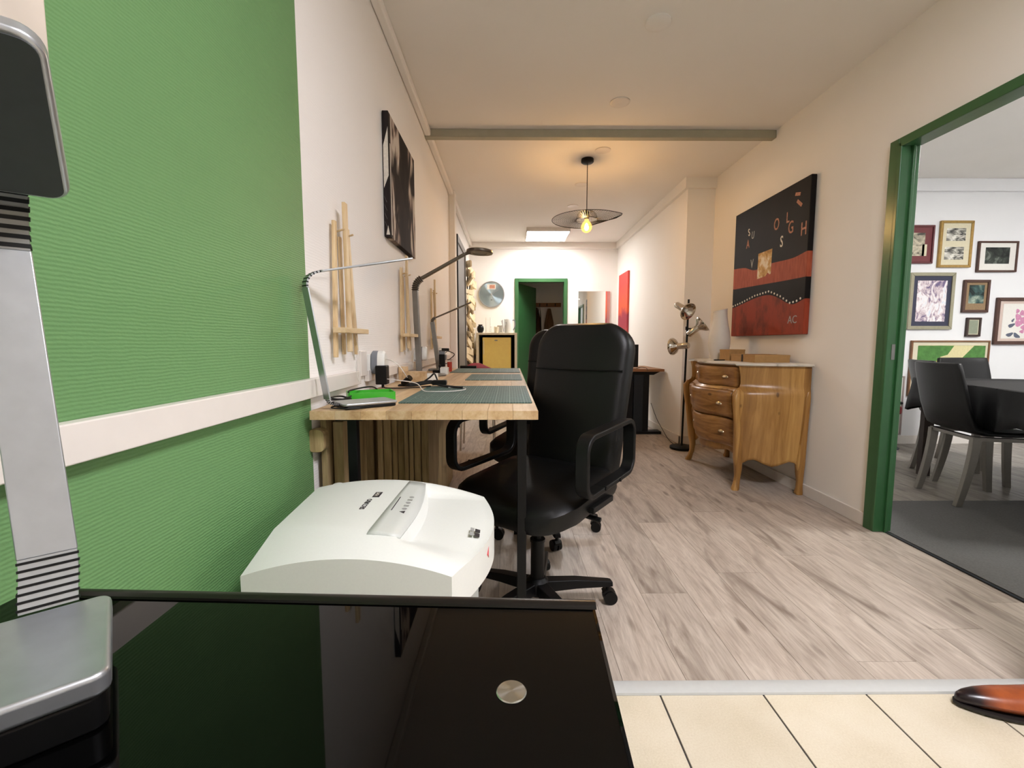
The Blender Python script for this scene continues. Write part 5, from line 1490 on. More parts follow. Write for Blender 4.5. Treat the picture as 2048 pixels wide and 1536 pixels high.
t = thing('shoulder_bag', (0.54, 8.66, 0.95), 'black bag with pale piping hanging in front of the coats', 'bag')
m = MB(); m.prism([(0.40, 1.10), (0.47, 1.18), (0.64, 1.02), (0.66, 0.92), (0.58, 0.88), (0.42, 0.98)], 8.54, 8.64, 'XZ'); m.done('bag_body', M_BLACKPLASTIC, t, bevel=0.02)
m = MB(); m.tube([(0.41, 8.535, 1.09), (0.47, 8.535, 1.17), (0.635, 8.535, 1.02), (0.65, 8.535, 0.93)], 0.006, 6); m.done('piping', M_PLASTICWHITE, t, smooth=True)
m = MB(); m.tube([(0.47, 8.59, 1.17), (0.55, 8.70, 1.55), (0.60, 8.845, 1.775), (0.605, 8.70, 1.55), (0.62, 8.59, 1.03)], 0.008, 6); m.done('strap', M_BLACKPLASTIC, t, smooth=True)

# ================================================================== side room
o = MB().box(2.045, 5.6, 1.32, 2.80, 0.0, 0.006).done('carpet', plain('dark_grey_carpet', '#605f5d', 0.85, grain=0.12, gscale=120, bump=0.1, spec=0.2), None, bevel=0.002)
tag(solo(o, (3.2, 2.1, 0)), 'dark grey carpet lying just inside the side room doorway', 'carpet')

def print_mat(name, stops, scale=8.0, dist=1.0, detail=3.0, vec=(1, 1, 1), off=0.0):
    t = NT(name); v = t.vadd(t.vmul(t.coord(), vec), (off, off, off))
    return t.set(t.ramp(t.noise(v, scale, detail, 0.6, dist), stops), 0.6, 0, 0.3)
def framed(x0, z0, x1, z1, fw, fmat, mw, mmat, pics, lab, depth=0.025):
    """frame of four mitred bars, mount, one or more prints; back flat on the side room wall"""
    xc, zc = (x0 + x1) / 2, (z0 + z1) / 2
    t = thing('framed_picture', (xc, YN, zc), lab, 'picture', group='framed pictures in the side room')
    y1, y0 = YN - 0.001, YN - depth
    def bar(P_):
        m = MB(); m.rings([[(a, y1, b) for a, b in P_], [(a, y0, b) for a, b in P_]]); m.done('frame_bar', fmat, t, bevel=min(0.003, fw * 0.2), seg=1)
    bar([(x0, z0), (x1, z0), (x1 - fw, z0 + fw), (x0 + fw, z0 + fw)]); bar([(x0, z1), (x1, z1), (x1 - fw, z1 - fw), (x0 + fw, z1 - fw)])
    bar([(x0, z0), (x0 + fw, z0 + fw), (x0 + fw, z1 - fw), (x0, z1)]); bar([(x1, z0), (x1 - fw, z0 + fw), (x1 - fw, z1 - fw), (x1, z1)])
    MB().box(x0 + fw * 0.8, x1 - fw * 0.8, y0 + 0.010, y1, z0 + fw * 0.8, z1 - fw * 0.8).done('mount', mmat, t)
    for (a, b, c_, d_, mt) in pics:
        o = MB().box(lerp(x0, x1, a), lerp(x0, x1, b), y0 + 0.0085, y0 + 0.0105, lerp(z0, z1, c_), lerp(z0, z1, d_)).done('print', mt, None)
        p = (lerp(x0, x1, (a + b) / 2), y0 + 0.009, lerp(z0, z1, (c_ + d_) / 2)); solo(o, p); o.parent = t; o.location = o.location - t.location
    return t
GOLD = plain('gilt_frame', '#a8884e', 0.35, 0.6, grain=0.12); MAROON = plain('maroon_mount', '#6b2a2e', 0.5, grain=0.06)
BROWNF = plain('brown_frame', '#4a2c20', 0.4, grain=0.12); DKWOOD = plain('dark_frame', '#33211a', 0.4, grain=0.1)
OLIVE = plain('champagne_frame', '#9a957e', 0.35, 0.4, grain=0.06); NAVY = plain('navy_mount', '#34364a', 0.7, grain=0.05)
IVORY = plain('ivory_mount', '#d8d0b4', 0.8, grain=0.03); WHITEM = plain('white_mount', '#e2dfd8', 0.8, grain=0.02); LINEN = plain('linen_mount', '#8f7658', 0.8, grain=0.08)
SKETCH = print_mat('grey_sketch', [(0.36, '#4c4a44'), (0.46, '#a8a08c'), (0.6, '#cfc6ae')], 7, 1.5, 4, (1, 1, 1.8))
framed(3.735, 1.789, 4.13, 2.154, 0.018, plain('dark_red_frame', '#5c2226', 0.4), 0, MAROON, [(0.12, 0.78, 0.20, 0.80, SKETCH), (0.72, 0.84, 0.20, 0.50, IVORY)], 'maroon framed landscape print half hidden by the green door frame')
VIEW = print_mat('old_view', [(0.40, '#3e3e3c'), (0.5, '#a9a59a'), (0.62, '#e5e2d8')], 9, 0.8, 4, (1, 1, 3.2))
framed(4.186, 1.752, 4.508, 2.197, 0.024, GOLD, 0, IVORY, [(0.20, 0.78, 0.57, 0.84, VIEW), (0.18, 0.76, 0.17, 0.44, VIEW)], 'gilt framed pair of small grey landscape views, highest on the wall')
framed(4.572, 1.708, 4.963, 2.004, 0.018, BROWNF, 0, WHITEM, [(0.19, 0.80, 0.27, 0.80, print_mat('dark_forest', [(0.38, '#191c1a'), (0.55, '#3a403a'), (0.72, '#8d948a')], 9, 1.0, 4))], 'brown framed dark green forest engraving')
framed(3.932, 1.151, 4.374, 1.703, 0.034, OLIVE, 0, NAVY, [(0.17, 0.83, 0.14, 0.86, print_mat('street_watercolour', [(0.38, '#6c5f80'), (0.46, '#c9b7bd'), (0.56, '#eeeaea'), (0.7, '#cfd6e2')], 8, 1.6, 5, (1.6, 1, 1)))], 'street watercolour in a navy mount and champagne frame')
framed(4.463, 1.316, 4.722, 1.634, 0.026, BROWNF, 0, LINEN, [(0.22, 0.80, 0.28, 0.84, print_mat('teal_stone', [(0.42, '#16201f'), (0.52, '#3e5956'), (0.66, '#a9b6a4')], 5, 0.6, 3, (1, 1, 1.4)))], 'small brown framed picture of a dark teal rock')
framed(4.523, 1.081, 4.667, 1.267, 0.020, DKWOOD, 0, IVORY, [(0.2, 0.8, 0.14, 0.86, plain('sage_card', '#8f9682', 0.8, grain=0.05))], 'tiny dark framed grey-green miniature, smallest on the wall')
fp = framed(4.805, 1.002, 5.40, 1.462, 0.034, BROWNF, 0, plain('pinkish_mount', '#cdb9ae', 0.8, grain=0.03), [(0.12, 0.88, 0.13, 0.87, WHITEM)], 'brown framed pink flower watercolour cut off by the picture edge')
# the flower on it: petals and leaves as flat painted shapes
random.seed(5)
PINK1 = plain('pink_wash', '#c888a8', 0.8, grain=0.15, gscale=60); GREYL = plain('grey_leaf_wash', '#5a6070', 0.8, grain=0.15, gscale=60)
def blob(x, z, r, mt, rot=0, asp=1.0, lift=0.0):
    P_ = []
    for k in range(14):
        a = 2 * PI * k / 14; q = r * (1 + 0.16 * math.sin(3 * a + x * 90))
        u, v_ = q * math.cos(a), q * math.sin(a) * asp
        P_.append((x + u * math.cos(rot) - v_ * math.sin(rot), z + u * math.sin(rot) + v_ * math.cos(rot)))
    MB().prism(P_, YN - 0.0170 - lift, YN - 0.0162, 'XZ').done('petal' if mt is PINK1 else 'leaf', mt, fp)
for (x, z, r) in ((5.03, 1.27, 0.035), (5.07, 1.31, 0.03), (5.09, 1.24, 0.04), (5.04, 1.21, 0.038), (5.10, 1.17, 0.034), (5.13, 1.30, 0.03), (5.02, 1.33, 0.022), (5.14, 1.22, 0.03), (5.08, 1.13, 0.022)):
    blob(x, z, r, PINK1, random.random() * 3, 0.8, random.random() * 0.0004)
for (x, z, r, ro) in ((4.97, 1.19, 0.035, 0.4), (4.96, 1.10, 0.036, 0.3), (5.03, 1.09, 0.038, -0.6), (5.15, 1.12, 0.035, 0.8), (4.98, 1.24, 0.02, 1.0), (5.17, 1.27, 0.03, 0.2)):
    blob(x, z, r, GREYL, ro, 0.5, 0.0006)
gp = framed(3.990, 0.488, 4.776, 1.042, 0.017, plain('light_brown_frame', '#7a5334', 0.4, grain=0.1), 0, plain('cream_mount', '#d5cdb4', 0.8, grain=0.02),
       [(0.10, 0.90, 0.09, 0.91, print_mat('meadow_paint', [(0.36, '#6f8238'), (0.48, '#a5a050'), (0.60, '#c9bd6e'), (0.72, '#8a9a58')], 4, 0.8, 4))], 'large landscape print of green trees above a yellow field')
TREE = plain('tree_wash', '#4d7d3c', 0.8, grain=0.2, gscale=26); SKYW = plain('pale_sky_wash', '#d9cf9e', 0.8, grain=0.06); FIELD = plain('straw_wash', '#d2b63e', 0.8, grain=0.12, gscale=30); HAY = plain('hay_wash', '#97854c', 0.8, grain=0.18, gscale=30)
def wash(P_, mt, lf): MB().prism(P_, YN - 0.0170 - lf, YN - 0.0160, 'XZ').done('colour_wash', mt, gp)
wash([(4.06, 0.99), (4.42, 0.99), (4.36, 0.90), (4.29, 0.88), (4.25, 0.84), (4.06, 0.83)], TREE, 0.0)
wash([(4.42, 0.99), (4.62, 0.99), (4.50, 0.86), (4.46, 0.82), (4.30, 0.83), (4.29, 0.88), (4.36, 0.90)], SKYW, 0.0002)
wash([(4.62, 0.99), (4.735, 0.99), (4.735, 0.82), (4.50, 0.83), (4.52, 0.90), (4.55, 0.95)], TREE, 0.0)
wash([(4.22, 0.84), (4.48, 0.82), (4.56, 0.79), (4.20, 0.80)], FIELD, 0.0003)
wash([(4.06, 0.53), (4.30, 0.53), (4.26, 0.64), (4.14, 0.68), (4.06, 0.64)], HAY, 0.0003)
framed(3.72, 0.092, 3.952, 0.689, 0.014, plain('mauve_frame', '#a39490', 0.4), 0, WHITEM, [(0.2, 0.84, 0.12, 0.86, print_mat('ink_leaves', [(0.36, '#2e3630'), (0.44, '#9aa39a'), (0.52, '#e2e4e2')], 9, 2.0, 3, (2.2, 1, 1)))], 'pale framed leaf drawing standing low behind the green door frame')
framed(3.56, 0.923, 3.878, 1.292, 0.018, GOLD, 0, IVORY, [(0.15, 0.85, 0.15, 0.85, SKETCH)], 'gilt framed picture whose edge just shows beside the green door frame')
framed(5.06, 1.76, 5.45, 2.02, 0.018, DKWOOD, 0, WHITEM, [(0.2, 0.8, 0.2, 0.8, SKETCH)], 'dark framed picture at the right edge of the view')

# table under a black cloth
TA = math.radians(-17)
TM = Matrix.Translation((2.935, 2.78, 0)) @ Matrix.Rotation(TA, 4, 'Z')
t = thing('dining_table', TM @ Vector((0.8, 0.05, 0)), 'dining table in the side room hidden under a black cloth', 'table', rz=TA)
MB().box(0.01, 1.58, -0.62, 0.74, 0.715, 0.742, TM).done('table_top', M_DARKIN, t)
for (x, y) in ((0.08, -0.55), (1.5, -0.55), (0.08, 0.66), (1.5, 0.66)):
    MB().box(x - 0.03, x + 0.03, y - 0.03, y + 0.03, 0, 0.716, TM).done('leg', M_DARKIN, t)
M_CLOTH = plain('black_cotton', '#0b0b0d', 0.62, grain=0.15, gscale=90, bump=0.05, spec=0.35)
m = MB(); R = []
def skirt(i, z, fl):
    P_ = rrect(1.60, 1.40, 0.04, 4, 0.795, 0.06); out = []
    L_ = []
    N = 96; per = []
    for q in range(len(P_)):
        a = Vector(P_[q]); b = Vector(P_[(q + 1) % len(P_)]); per.append((a, b, (b - a).length))
    tot = sum(p[2] for p in per)
    for k in range(N):
        s_ = tot * k / N
        for a, b, l in per:
            if s_ <= l: break
            s_ -= l
        p = a.lerp(b, s_ / l if l > 0 else 0); c_ = Vector((0.795, 0.06)); dv = (p - c_).normalized()
        w_ = fl * (0.5 + 0.5 * math.sin(k * 2.1)) + fl * 0.4 * math.sin(k * 0.7)
        zz = z + (0.03 * math.sin(k * 0.83) if fl > 0.04 else 0)
        out.append(TM @ Vector((p.x + dv.x * w_, p.y + dv.y * w_, zz)))
    return out
m.rings([skirt(0, 0.7435, -0.02), skirt(0, 0.7475, -0.012), skirt(0, 0.744, 0.004), skirt(0, 0.66, 0.018), skirt(0, 0.60, 0.030), skirt(0, 0.52, 0.041)], True, False, False)
V = [v for v in m.bm.verts]
m.face(V[0:96])
o = m.done('tablecloth', M_CLOTH, None, smooth=True); so = o.modifiers.new('s', 'SOLIDIFY'); so.thickness = 0.002; so.offset = 1
tag(solo(o, TM @ Vector((0.8, 0.06, 0.743))), 'black cloth draped over the dining table', 'tablecloth')

# dining chairs: one-piece black shell on square grey legs
def make_dining_chair(label):
    t = thing('dining_chair', (0, 0, 0), label, 'chair', group='black dining chairs in the side room')
    # local: faces +X, back at x = 0
    sec = [(-0.095, 0.890, 0.195), (-0.085, 0.84, 0.205), (-0.062, 0.74, 0.210), (-0.035, 0.62, 0.212), (-0.005, 0.53, 0.214), (0.035, 0.482, 0.216), (0.10, 0.468, 0.22), (0.22, 0.466, 0.224), (0.34, 0.470, 0.220), (0.40, 0.464, 0.21), (0.415, 0.45, 0.205)]
    m = MB(); rows = []
    for (x, z, hw) in sec:
        rows.append([Vector((x + (0.03 * (q / 6.0) ** 2 if z > 0.5 else 0), hw * q / 6.0, z + (0.012 * (q / 6.0) ** 4 if z < 0.5 else 0))) for q in range(-6, 7)])
    m.rings(rows, False)
    sh_ = m.done('shell', M_LEATHER, t, smooth=True, world=False)
    so = sh_.modifiers.new('s', 'SOLIDIFY'); so.thickness = 0.028; so.offset = -1
    bv = sh_.modifiers.new('b', 'BEVEL'); bv.width = 0.008; bv.segments = 2; bv.limit_method = 'ANGLE'; bv.angle_limit = math.radians(50)
    def leg(x0, x1, y):
        mm = MB(); R = []
        for k in range(8):
            u = k / 7; z = 0.435 * (1 - u); x = lerp(x0, x1, u ** 1.6); w_ = lerp(0.024, 0.017, u)
            R.append([Vector((x - w_, y - 0.017, z)), Vector((x + w_, y - 0.017, z)), Vector((x + w_, y + 0.017, z)), Vector((x - w_, y + 0.017, z))])
        mm.rings(R); mm.done('leg', M_LEGGREY, t, bevel=0.003, world=False)
    for y in (-0.185, 0.185):
        leg(0.045, -0.02, y); leg(0.36, 0.385, y)
        MB().box(0.03, 0.38, y - 0.016, y + 0.016, 0.415, 0.44).done('side_rail', M_LEGGREY, t, world=False, bevel=0.003)
    MB().box(0.03, 0.06, -0.185, 0.185, 0.415, 0.438).done('cross_rail', M_LEGGREY, t, world=False, bevel=0.003)
    return t
M_LEGGREY = plain('pewter_leg', '#77726a', 0.35, 0.5, grain=0.05)
ca = make_dining_chair('black dining chair with grey legs nearest the green doorway')
cb = copy_tree(ca); cb['label'] = 'black dining chair mostly hidden behind the nearest dining chair'
cc = copy_tree(ca); cc['label'] = 'black dining chair at the far side of the table by the wall'
ca.location = (2.845, 2.875, 0.006); ca.rotation_euler = (0, 0, math.radians(-13))
cb.location = (3.235, 3.40, 0); cb.rotation_euler = (0, 0, math.radians(-22))
cc.location = (3.985, 3.86, 0); cc.rotation_euler = (0, 0, math.radians(-90 - 4))

# bicycle leaning half hidden behind the door frame
t = thing('bicycle', (3.30, 3.95, 0), 'small red and black bicycle half hidden behind the green door frame', 'bicycle')
BX, BY = 3.255, 3.80
m = MB(); m.prism(rrect(0.15, 0.05, 0.02, 4), 0, 0.022, 'XY', Matrix.Translation((BX + 0.035, BY, 0.495))); m.done('saddle', M_BLACKPLASTIC, t, bevel=0.006)
m = MB(); m.prism(rrect(0.12, 0.06, 0.02, 4), 0, 0.07, 'XY', Matrix.Translation((BX + 0.04, BY, 0.41))); m.done('red_housing', plain('deep_red_plastic', '#5d1016', 0.3), t, bevel=0.012)
m = MB(); m.tube(bez([(BX + 0.06, BY, 0.41), (BX + 0.075, BY, 0.36), (BX + 0.06, BY, 0.29), (BX + 0.02, BY, 0.22), (BX - 0.04, BY, 0.18)], 8), 0.013, 10); m.done('frame_tube', M_BLACKMETAL, t, smooth=True)
m = MB(); m.tube([(BX - 0.20 + 0.17 * math.cos(2 * PI * k / 40), BY, 0.19 + 0.17 * math.sin(2 * PI * k / 40)) for k in range(40)], 0.018, 10, True); m.done('wheel', M_BLACKPLASTIC, t, smooth=True)
m = MB()
for k in range(8):
    a = 2 * PI * k / 8; m.cyl((BX - 0.2, BY, 0.19), (BX - 0.2 + 0.16 * math.cos(a), BY, 0.19 + 0.16 * math.sin(a)), 0.0025, n=6)
m.done('spokes', M_SILVER, t)
m = MB(); m.cyl((BX - 0.2, BY - 0.03, 0.19), (BX - 0.2, BY + 0.03, 0.19), 0.012, n=12); m.tube([(BX - 0.20, BY, 0.19), (BX - 0.16, BY, 0.42), (BX - 0.02, BY, 0.44)], 0.012, 8); m.done('fork', M_BLACKMETAL, t, smooth=True)
m = MB(); m.prism(rrect(0.09, 0.05, 0.02, 4), 0, 0.022, 'XY', Matrix.Translation((BX + 0.005, BY - 0.06, 0.13)) @ Matrix.Rotation(0.5, 4, 'Y')); m.cyl((BX, BY - 0.06, 0.145), (BX - 0.03, BY, 0.19), 0.008, n=8); m.done('pedal', M_PLASTICGREY, t, bevel=0.006)

# ================================================================== person at the right edge (only a boot is in view)
TROU = plain('dark_trouser_cloth', '#23242a', 0.85, grain=0.15, gscale=120, bump=0.08)
person = thing('person', (1.50, 1.12, 0), 'person in dark trousers and pointed orange-brown leather boots at the right picture edge', 'person')
SKINM = plain('skin', '#c9977a', 0.5, grain=0.05, gscale=40)
SHIRT = plain('grey_blue_shirt_cloth', '#56606e', 0.85, grain=0.1, gscale=120, bump=0.08)
HAIRM = plain('brown_hair', '#3a2a1f', 0.6, grain=0.3, gscale=150, bump=0.3)
def skin_body():
    """one continuous figure grown on a joint skeleton; faces -X, right side is +Y"""
    J, R_, E_ = {}, {}, []
    def add(n, p, r, par=None):
        J[n] = Vector(p); R_[n] = r
        if par: E_.append((par, n))
    add('pel', (1.605, 1.0, 0.96), 0.140); add('wst', (1.600, 1.0, 1.10), 0.130, 'pel'); add('chs', (1.605, 1.0, 1.28), 0.152, 'wst'); add('tho', (1.612, 1.0, 1.42), 0.105, 'chs')
    add('nk0', (1.612, 1.0, 1.49), 0.058, 'tho'); add('nk1', (1.603, 1.0, 1.55), 0.055, 'nk0')
    add('hd0', (1.590, 1.0, 1.615), 0.074, 'nk1'); add('hd1', (1.598, 1.0, 1.675), 0.090, 'hd0'); add('hd2', (1.602, 1.0, 1.735), 0.070, 'hd1')
    for sd_, sg, ft in (('r', 1, (1.560, 1.112)), ('l', -1, (1.672, 0.893))):
        add(sd_ + 'hip', (1.605, 1.0 + sg * 0.088, 0.90), 0.098, 'pel')
        add(sd_ + 'thi', (lerp(1.605, ft[0], 0.4) - 0.012, lerp(1.0 + sg * 0.09, ft[1], 0.4), 0.70), 0.086, sd_ + 'hip')
        add(sd_ + 'kne', (lerp(1.605, ft[0], 0.6) - 0.015, lerp(1.0 + sg * 0.09, ft[1], 0.6), 0.50), 0.068, sd_ + 'thi')
        add(sd_ + 'shn', (lerp(1.605, ft[0], 0.9), lerp(1.0 + sg * 0.09, ft[1], 0.9), 0.30), 0.069, sd_ + 'kne')
        add(sd_ + 'ank', (ft[0], ft[1], 0.155), 0.072, sd_ + 'shn')
        add(sd_ + 'sho', (1.615, 1.0 + sg * 0.175, 1.425), 0.066, 'tho')
        add(sd_ + 'upa', (1.622, 1.0 + sg * 0.215, 1.28), 0.050, sd_ + 'sho')
        add(sd_ + 'elb', (1.625, 1.0 + sg * 0.235, 1.13), 0.043, sd_ + 'upa')
        add(sd_ + 'for', (1.600, 1.0 + sg * 0.238, 1.01), 0.037, sd_ + 'elb')
        add(sd_ + 'wri', (1.570, 1.0 + sg * 0.236, 0.895), 0.026, sd_ + 'for')
        add(sd_ + 'plm', (1.558, 1.0 + sg * 0.234, 0.835), 0.027, sd_ + 'wri')
        wx = 1.558; wy = 1.0 + sg * 0.234
        for q, (dx, ln) in enumerate(((-0.030, 0.068), (-0.010, 0.077), (0.010, 0.072), (0.029, 0.058))):
            b0 = (wx + dx, wy, 0.805)
            add(sd_ + 'f%da' % q, b0, 0.0100, sd_ + 'plm')
            add(sd_ + 'f%db' % q, (b0[0] - 0.004, wy - sg * 0.006, 0.805 - ln * 0.5), 0.0088, sd_ + 'f%da' % q)
            add(sd_ + 'f%dc' % q, (b0[0] - 0.006, wy - sg * 0.022, 0.805 - ln * 0.95), 0.0075, sd_ + 'f%db' % q)
        add(sd_ + 'ta', (wx - 0.036, wy - sg * 0.012, 0.855), 0.0115, sd_ + 'plm'); add(sd_ + 'tb', (wx - 0.052, wy - sg * 0.022, 0.825), 0.0100, sd_ + 'ta'); add(sd_ + 'tc', (wx - 0.056, wy - sg * 0.026, 0.795), 0.0085, sd_ + 'tb')
    keys = list(J); me = bpy.data.meshes.new('body_skeleton')
    me.from_pydata([tuple(J[k]) for k in keys], [(keys.index(a), keys.index(b)) for a, b in E_], [])
    o = bpy.data.objects.new('tmp', me); COL.objects.link(o)
    o.modifiers.new('skin', 'SKIN').use_smooth_shade = True
    for i, k in enumerate(keys):
        v = me.skin_vertices[0].data[i]
        fl = 1.28 if k in ('pel', 'wst', 'chs') else (1.15 if k == 'tho' else 1.0)
        v.radius = (R_[k], R_[k]); v.use_root = (k == 'pel')
    o.modifiers.new('sub', 'SUBSURF').levels = 2
    bpy.context.view_layer.update()
    fm = bpy.data.meshes.new_from_object(o.evaluated_get(bpy.context.evaluated_depsgraph_get()))
    bpy.data.objects.remove(o)
    fm.name = 'body'
    for v in fm.vertices:
        p = v.co
        if 0.88 < p.z < 1.46 and abs(p.y - 1.0) < 0.172:      # broaden the trunk sideways, flatten it front to back
            k = min(1, (p.z - 0.88) / 0.06, (1.46 - p.z) / 0.06) * min(1, (0.172 - abs(p.y - 1.0)) / 0.03)
            p.y = 1.0 + (p.y - 1.0) * (1 + 0.08 * k); p.x = 1.607 + (p.x - 1.607) * (1 - 0.20 * k)
        if p.z > 1.55:                                       # head: narrower than deep, with nose, brow and chin
            p.y = 1.0 + (p.y - 1.0) * 0.93
            d_ = p.x - 1.60
            if d_ < 0:
                nz = math.exp(-((p.y - 1.0) / 0.014) ** 2 - ((p.z - 1.642) / 0.020) ** 2)
                ch_ = math.exp(-((p.y - 1.0) / 0.030) ** 2 - ((p.z - 1.578) / 0.020) ** 2)
                ey = math.exp(-((abs(p.y - 1.0) - 0.032) / 0.016) ** 2 - ((p.z - 1.668) / 0.013) ** 2)
                p.x -= 0.024 * nz + 0.012 * ch_ - 0.008 * ey
    fm.materials.clear()
    for m_ in (TROU, SHIRT, SKINM): fm.materials.append(m_)
    for f in fm.polygons:
        c = f.center; f.use_smooth = True
        hand = c.z < 0.885 and abs(c.y - 1.0) > 0.185 and c.z > 0.70
        f.material_index = 2 if (c.z > 1.515 or hand) else (1 if (c.z > 0.93 or abs(c.y - 1.0) > 0.185 and c.z > 0.8) else 0)
    fm.transform(wm(person).inverted())
    o = bpy.data.objects.new('body', fm); COL.objects.link(o); o.parent = person
    def wrap(z0, z1, nm, mat, lim, gr):
        """closed band of cloth round the figure between two heights"""
        W = wm(person); pts = [W @ v.co for v in fm.vertices]
        sel = [p for p in pts if z0 - 0.02 < p.z < z1 + 0.02 and abs(p.y - 1.0) < lim]
        x0_, x1_ = min(p.x for p in sel), max(p.x for p in sel); y0_, y1_ = min(p.y for p in sel), max(p.y for p in sel)
        cx_, cy_ = (x0_ + x1_) / 2, (y0_ + y1_) / 2; rx, ry = (x1_ - x0_) / 2 + gr, (y1_ - y0_) / 2 + gr
        MB().rings([[Vector((cx_ + rx * s_ * math.copysign(abs(math.cos(a)) ** 0.85, math.cos(a)), cy_ + ry * s_ * math.copysign(abs(math.sin(a)) ** 0.85, math.sin(a)), z)) for a in [2 * PI * q / 36 for q in range(36)]]
                    for z, s_ in ((z0, 0.97), (z0 + 0.004, 1.0), (z1 - 0.004, 1.0), (z1, 0.97))], True, False, False).done(nm, mat, person, smooth=True)
    wrap(0.895, 0.965, 'shirt_hem', SHIRT, 0.18, 0.006); wrap(1.495, 1.530, 'collar', SHIRT, 0.08, 0.004)
    for sg in (-1, 1):
        MB().sphere((1.5305, 1.0 + sg * 0.031, 1.668), 0.0115, 14, 8).done('eye', plain('eye_white', '#e8e4de', 0.2), person, smooth=True)
        MB().sphere((1.5205, 1.0 + sg * 0.031, 1.668), 0.0048, 10, 6, (0.6, 1, 1)).done('iris', M_BLACKPLASTIC, person, smooth=True)
        MB().sphere((1.605, 1.0 + sg * 0.084, 1.652), 0.030, 12, 8, (0.55, 0.28, 1.0)).done('ear', SKINM, person, smooth=True)
        MB().sphere((1.519, 1.0 + sg * 0.032, 1.690), 0.017, 10, 6, (0.35, 1.0, 0.22)).done('eyebrow', HAIRM, person, smooth=True)
    MB().sphere((1.520, 1.0, 1.605), 0.022, 12, 6, (0.35, 1.0, 0.28)).done('lips', plain('lip', '#a8675a', 0.4), person, smooth=True)
    m = MB(); Rn = []
    for k in range(11):
        th = PI * 0.62 * k / 10
        ring_ = []
        for q in range(28):
            a = 2 * PI * q / 28
            rr = math.sin(max(th, 0.02)); front = max(0.0, -math.cos(a))
            tz = th * (1 - 0.42 * front)
            rr = math.sin(max(tz, 0.02))
            ring_.append(Vector((1.606 + 0.103 * rr * math.cos(a), 1.0 + 0.089 * rr * math.sin(a), 1.672 + 0.104 * math.cos(tz))))
        Rn.append(ring_)
    m.rings(Rn, True, True, False)
    hr = m.done('hair', HAIRM, person, smooth=True); so_ = hr.modifiers.new('s', 'SOLIDIFY'); so_.thickness = 0.012; so_.offset = -1
skin_body()
def boot_mat():
    t = NT('burnished_tan_leather')
    v = t.coord(); xyz = t.sep(v)
    n = t.noise(v, 30, 4, 0.6)
    toe = t.ramp(t.math('ADD', t.math('MULTIPLY', xyz[0], -1.0), t.math('MULTIPLY', n, 0.02)), [(0.215, (0, 0, 0, 1)), (0.262, (1, 1, 1, 1))])
    low = t.ramp(t.math('ADD', xyz[2], t.math('MULTIPLY', n, 0.012)), [(0.018, (1, 1, 1, 1)), (0.040, (0, 0, 0, 1))])
    c = t.ramp(n, [(0.3, '#8f4420'), (0.7, '#a9562a')])
    c = t.mix(t.math('MAXIMUM', toe, low), c, '#1c1015')
    t.bump(n, 0.08, 0.001)
    return t.set(c, 0.28, 0, 0.5)
M_BOOT = boot_mat(); M_SOLE = plain('dark_sole', '#1a1412', 0.6, grain=0.1)
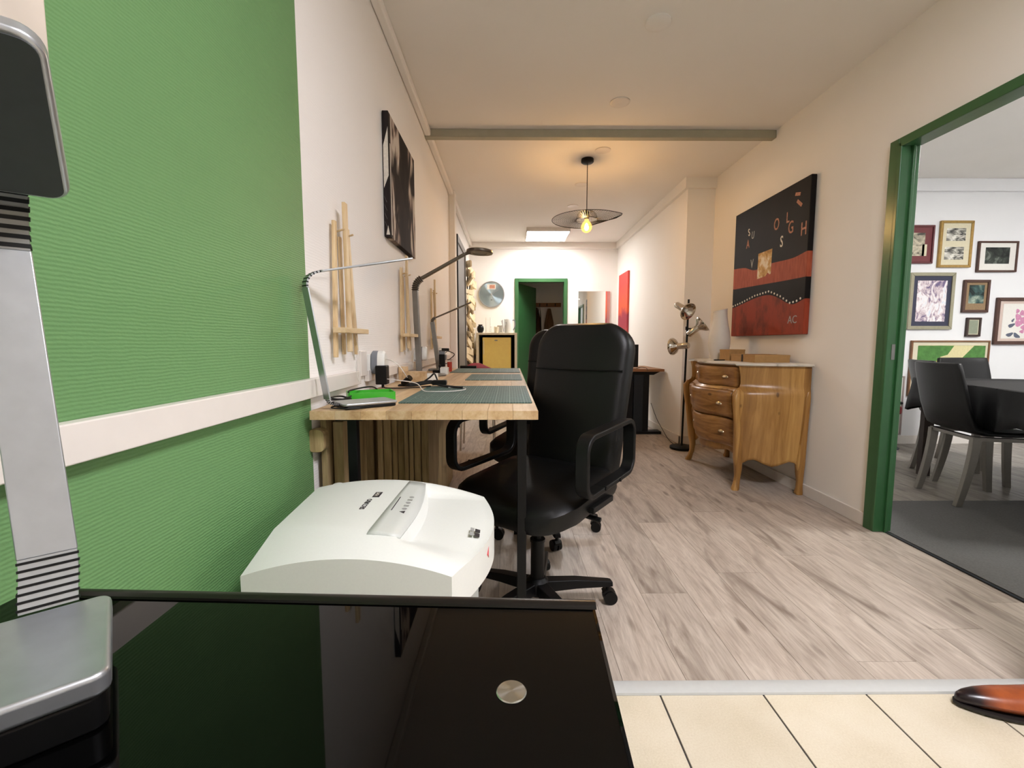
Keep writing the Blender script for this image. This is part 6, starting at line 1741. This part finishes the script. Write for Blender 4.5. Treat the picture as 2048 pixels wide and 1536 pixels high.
def boot(ax, ay, rz):
    """pointed ankle boot; local: toe towards -X, ankle over the origin"""
    Mw = Matrix.Translation((ax, ay, 0)) @ Matrix.Rotation(rz, 4, 'Z')
    secs = []   # x, half width, top height, floor clearance
    for x, hw, zt in ((-0.292, 0.006, 0.034), (-0.284, 0.014, 0.042), (-0.265, 0.024, 0.050), (-0.235, 0.034, 0.056), (-0.195, 0.043, 0.061), (-0.15, 0.047, 0.066), (-0.105, 0.045, 0.077), (-0.06, 0.041, 0.100), (-0.03, 0.039, 0.135)):
        secs.append([Vector((x, hw * math.sin(a) * (1 if math.cos(a) < 0.2 else 0.92), 0.014 + (zt - 0.014) * (0.5 - 0.5 * math.cos(PI * (1 - abs(a) / PI))))) for a in [PI * q / 9 - PI for q in range(18)]])
    m = MB(); R = []
    for x, hw, zt in ((-0.292, 0.006, 0.030), (-0.286, 0.014, 0.038), (-0.270, 0.023, 0.046), (-0.24, 0.033, 0.054), (-0.20, 0.042, 0.060), (-0.155, 0.047, 0.066), (-0.115, 0.046, 0.076), (-0.08, 0.043, 0.094), (-0.055, 0.041, 0.118), (-0.04, 0.040, 0.150), (-0.03, 0.041, 0.19), (-0.022, 0.043, 0.23)):
        back = -0.30 if False else None
        R.append((x, hw, zt))
    # foot part: rings across X
    foot = []
    for x, hw, zt in R[:9] + [(0.0, 0.038, 0.125), (0.035, 0.036, 0.120), (0.058, 0.028, 0.105), (0.066, 0.012, 0.08)]:
        ring_ = []
        for q in range(20):
            a = 2 * PI * q / 20
            yy = hw * math.cos(a); zz = 0.013 + (zt - 0.013) * 0.5 * (1 + math.sin(a)) if math.sin(a) > -0.6 else 0.013
            ring_.append(Mw @ Vector((x, yy * (1.0 if math.sin(a) < 0.3 else 0.90), max(0.013, zz))))
        foot.append(ring_)
    m.rings(foot)
    shaft = []
    for z, cx, rx, ry in ((0.06, -0.002, 0.050, 0.036), (0.10, -0.002, 0.056, 0.040), (0.14, 0.002, 0.052, 0.041), (0.19, 0.006, 0.052, 0.044), (0.235, 0.008, 0.055, 0.047)):
        shaft.append([Mw @ Vector((cx + rx * math.cos(2 * PI * q / 24), ry * math.sin(2 * PI * q / 24), z)) for q in range(24)])
    m.rings(shaft)
    o = m.done('boot', M_BOOT, None, smooth=True)
    o.data.transform(Mw.inverted()); o.parent = person
    o.matrix_local = wm(person).inverted() @ Mw
    m = MB(); P_ = [(-0.298, 0.0), (-0.29, 0.014), (-0.265, 0.027), (-0.235, 0.038), (-0.195, 0.047), (-0.15, 0.051), (-0.10, 0.046), (-0.04, 0.036), (0.03, 0.037), (0.062, 0.026), (0.071, 0.0)]
    P_ = P_ + [(a, -b) for a, b in reversed(P_[1:-1])]
    m.prism(P_, 0.006, 0.0135, 'XY', Mw); m.prism([(-0.02, -0.034), (0.065, -0.03), (0.068, 0.03), (-0.02, 0.034)], 0.0, 0.008, 'XY', Mw); m.prism([(-0.24, -0.03), (-0.10, -0.042), (-0.10, 0.042), (-0.24, 0.03)], 0.0, 0.007, 'XY', Mw)
    s_ = m.done('sole', M_SOLE, None, smooth=False); s_.data.transform(Mw.inverted()); s_.parent = o
boot(1.545, 1.115, math.radians(-12))
boot(1.66, 0.89, math.radians(10))
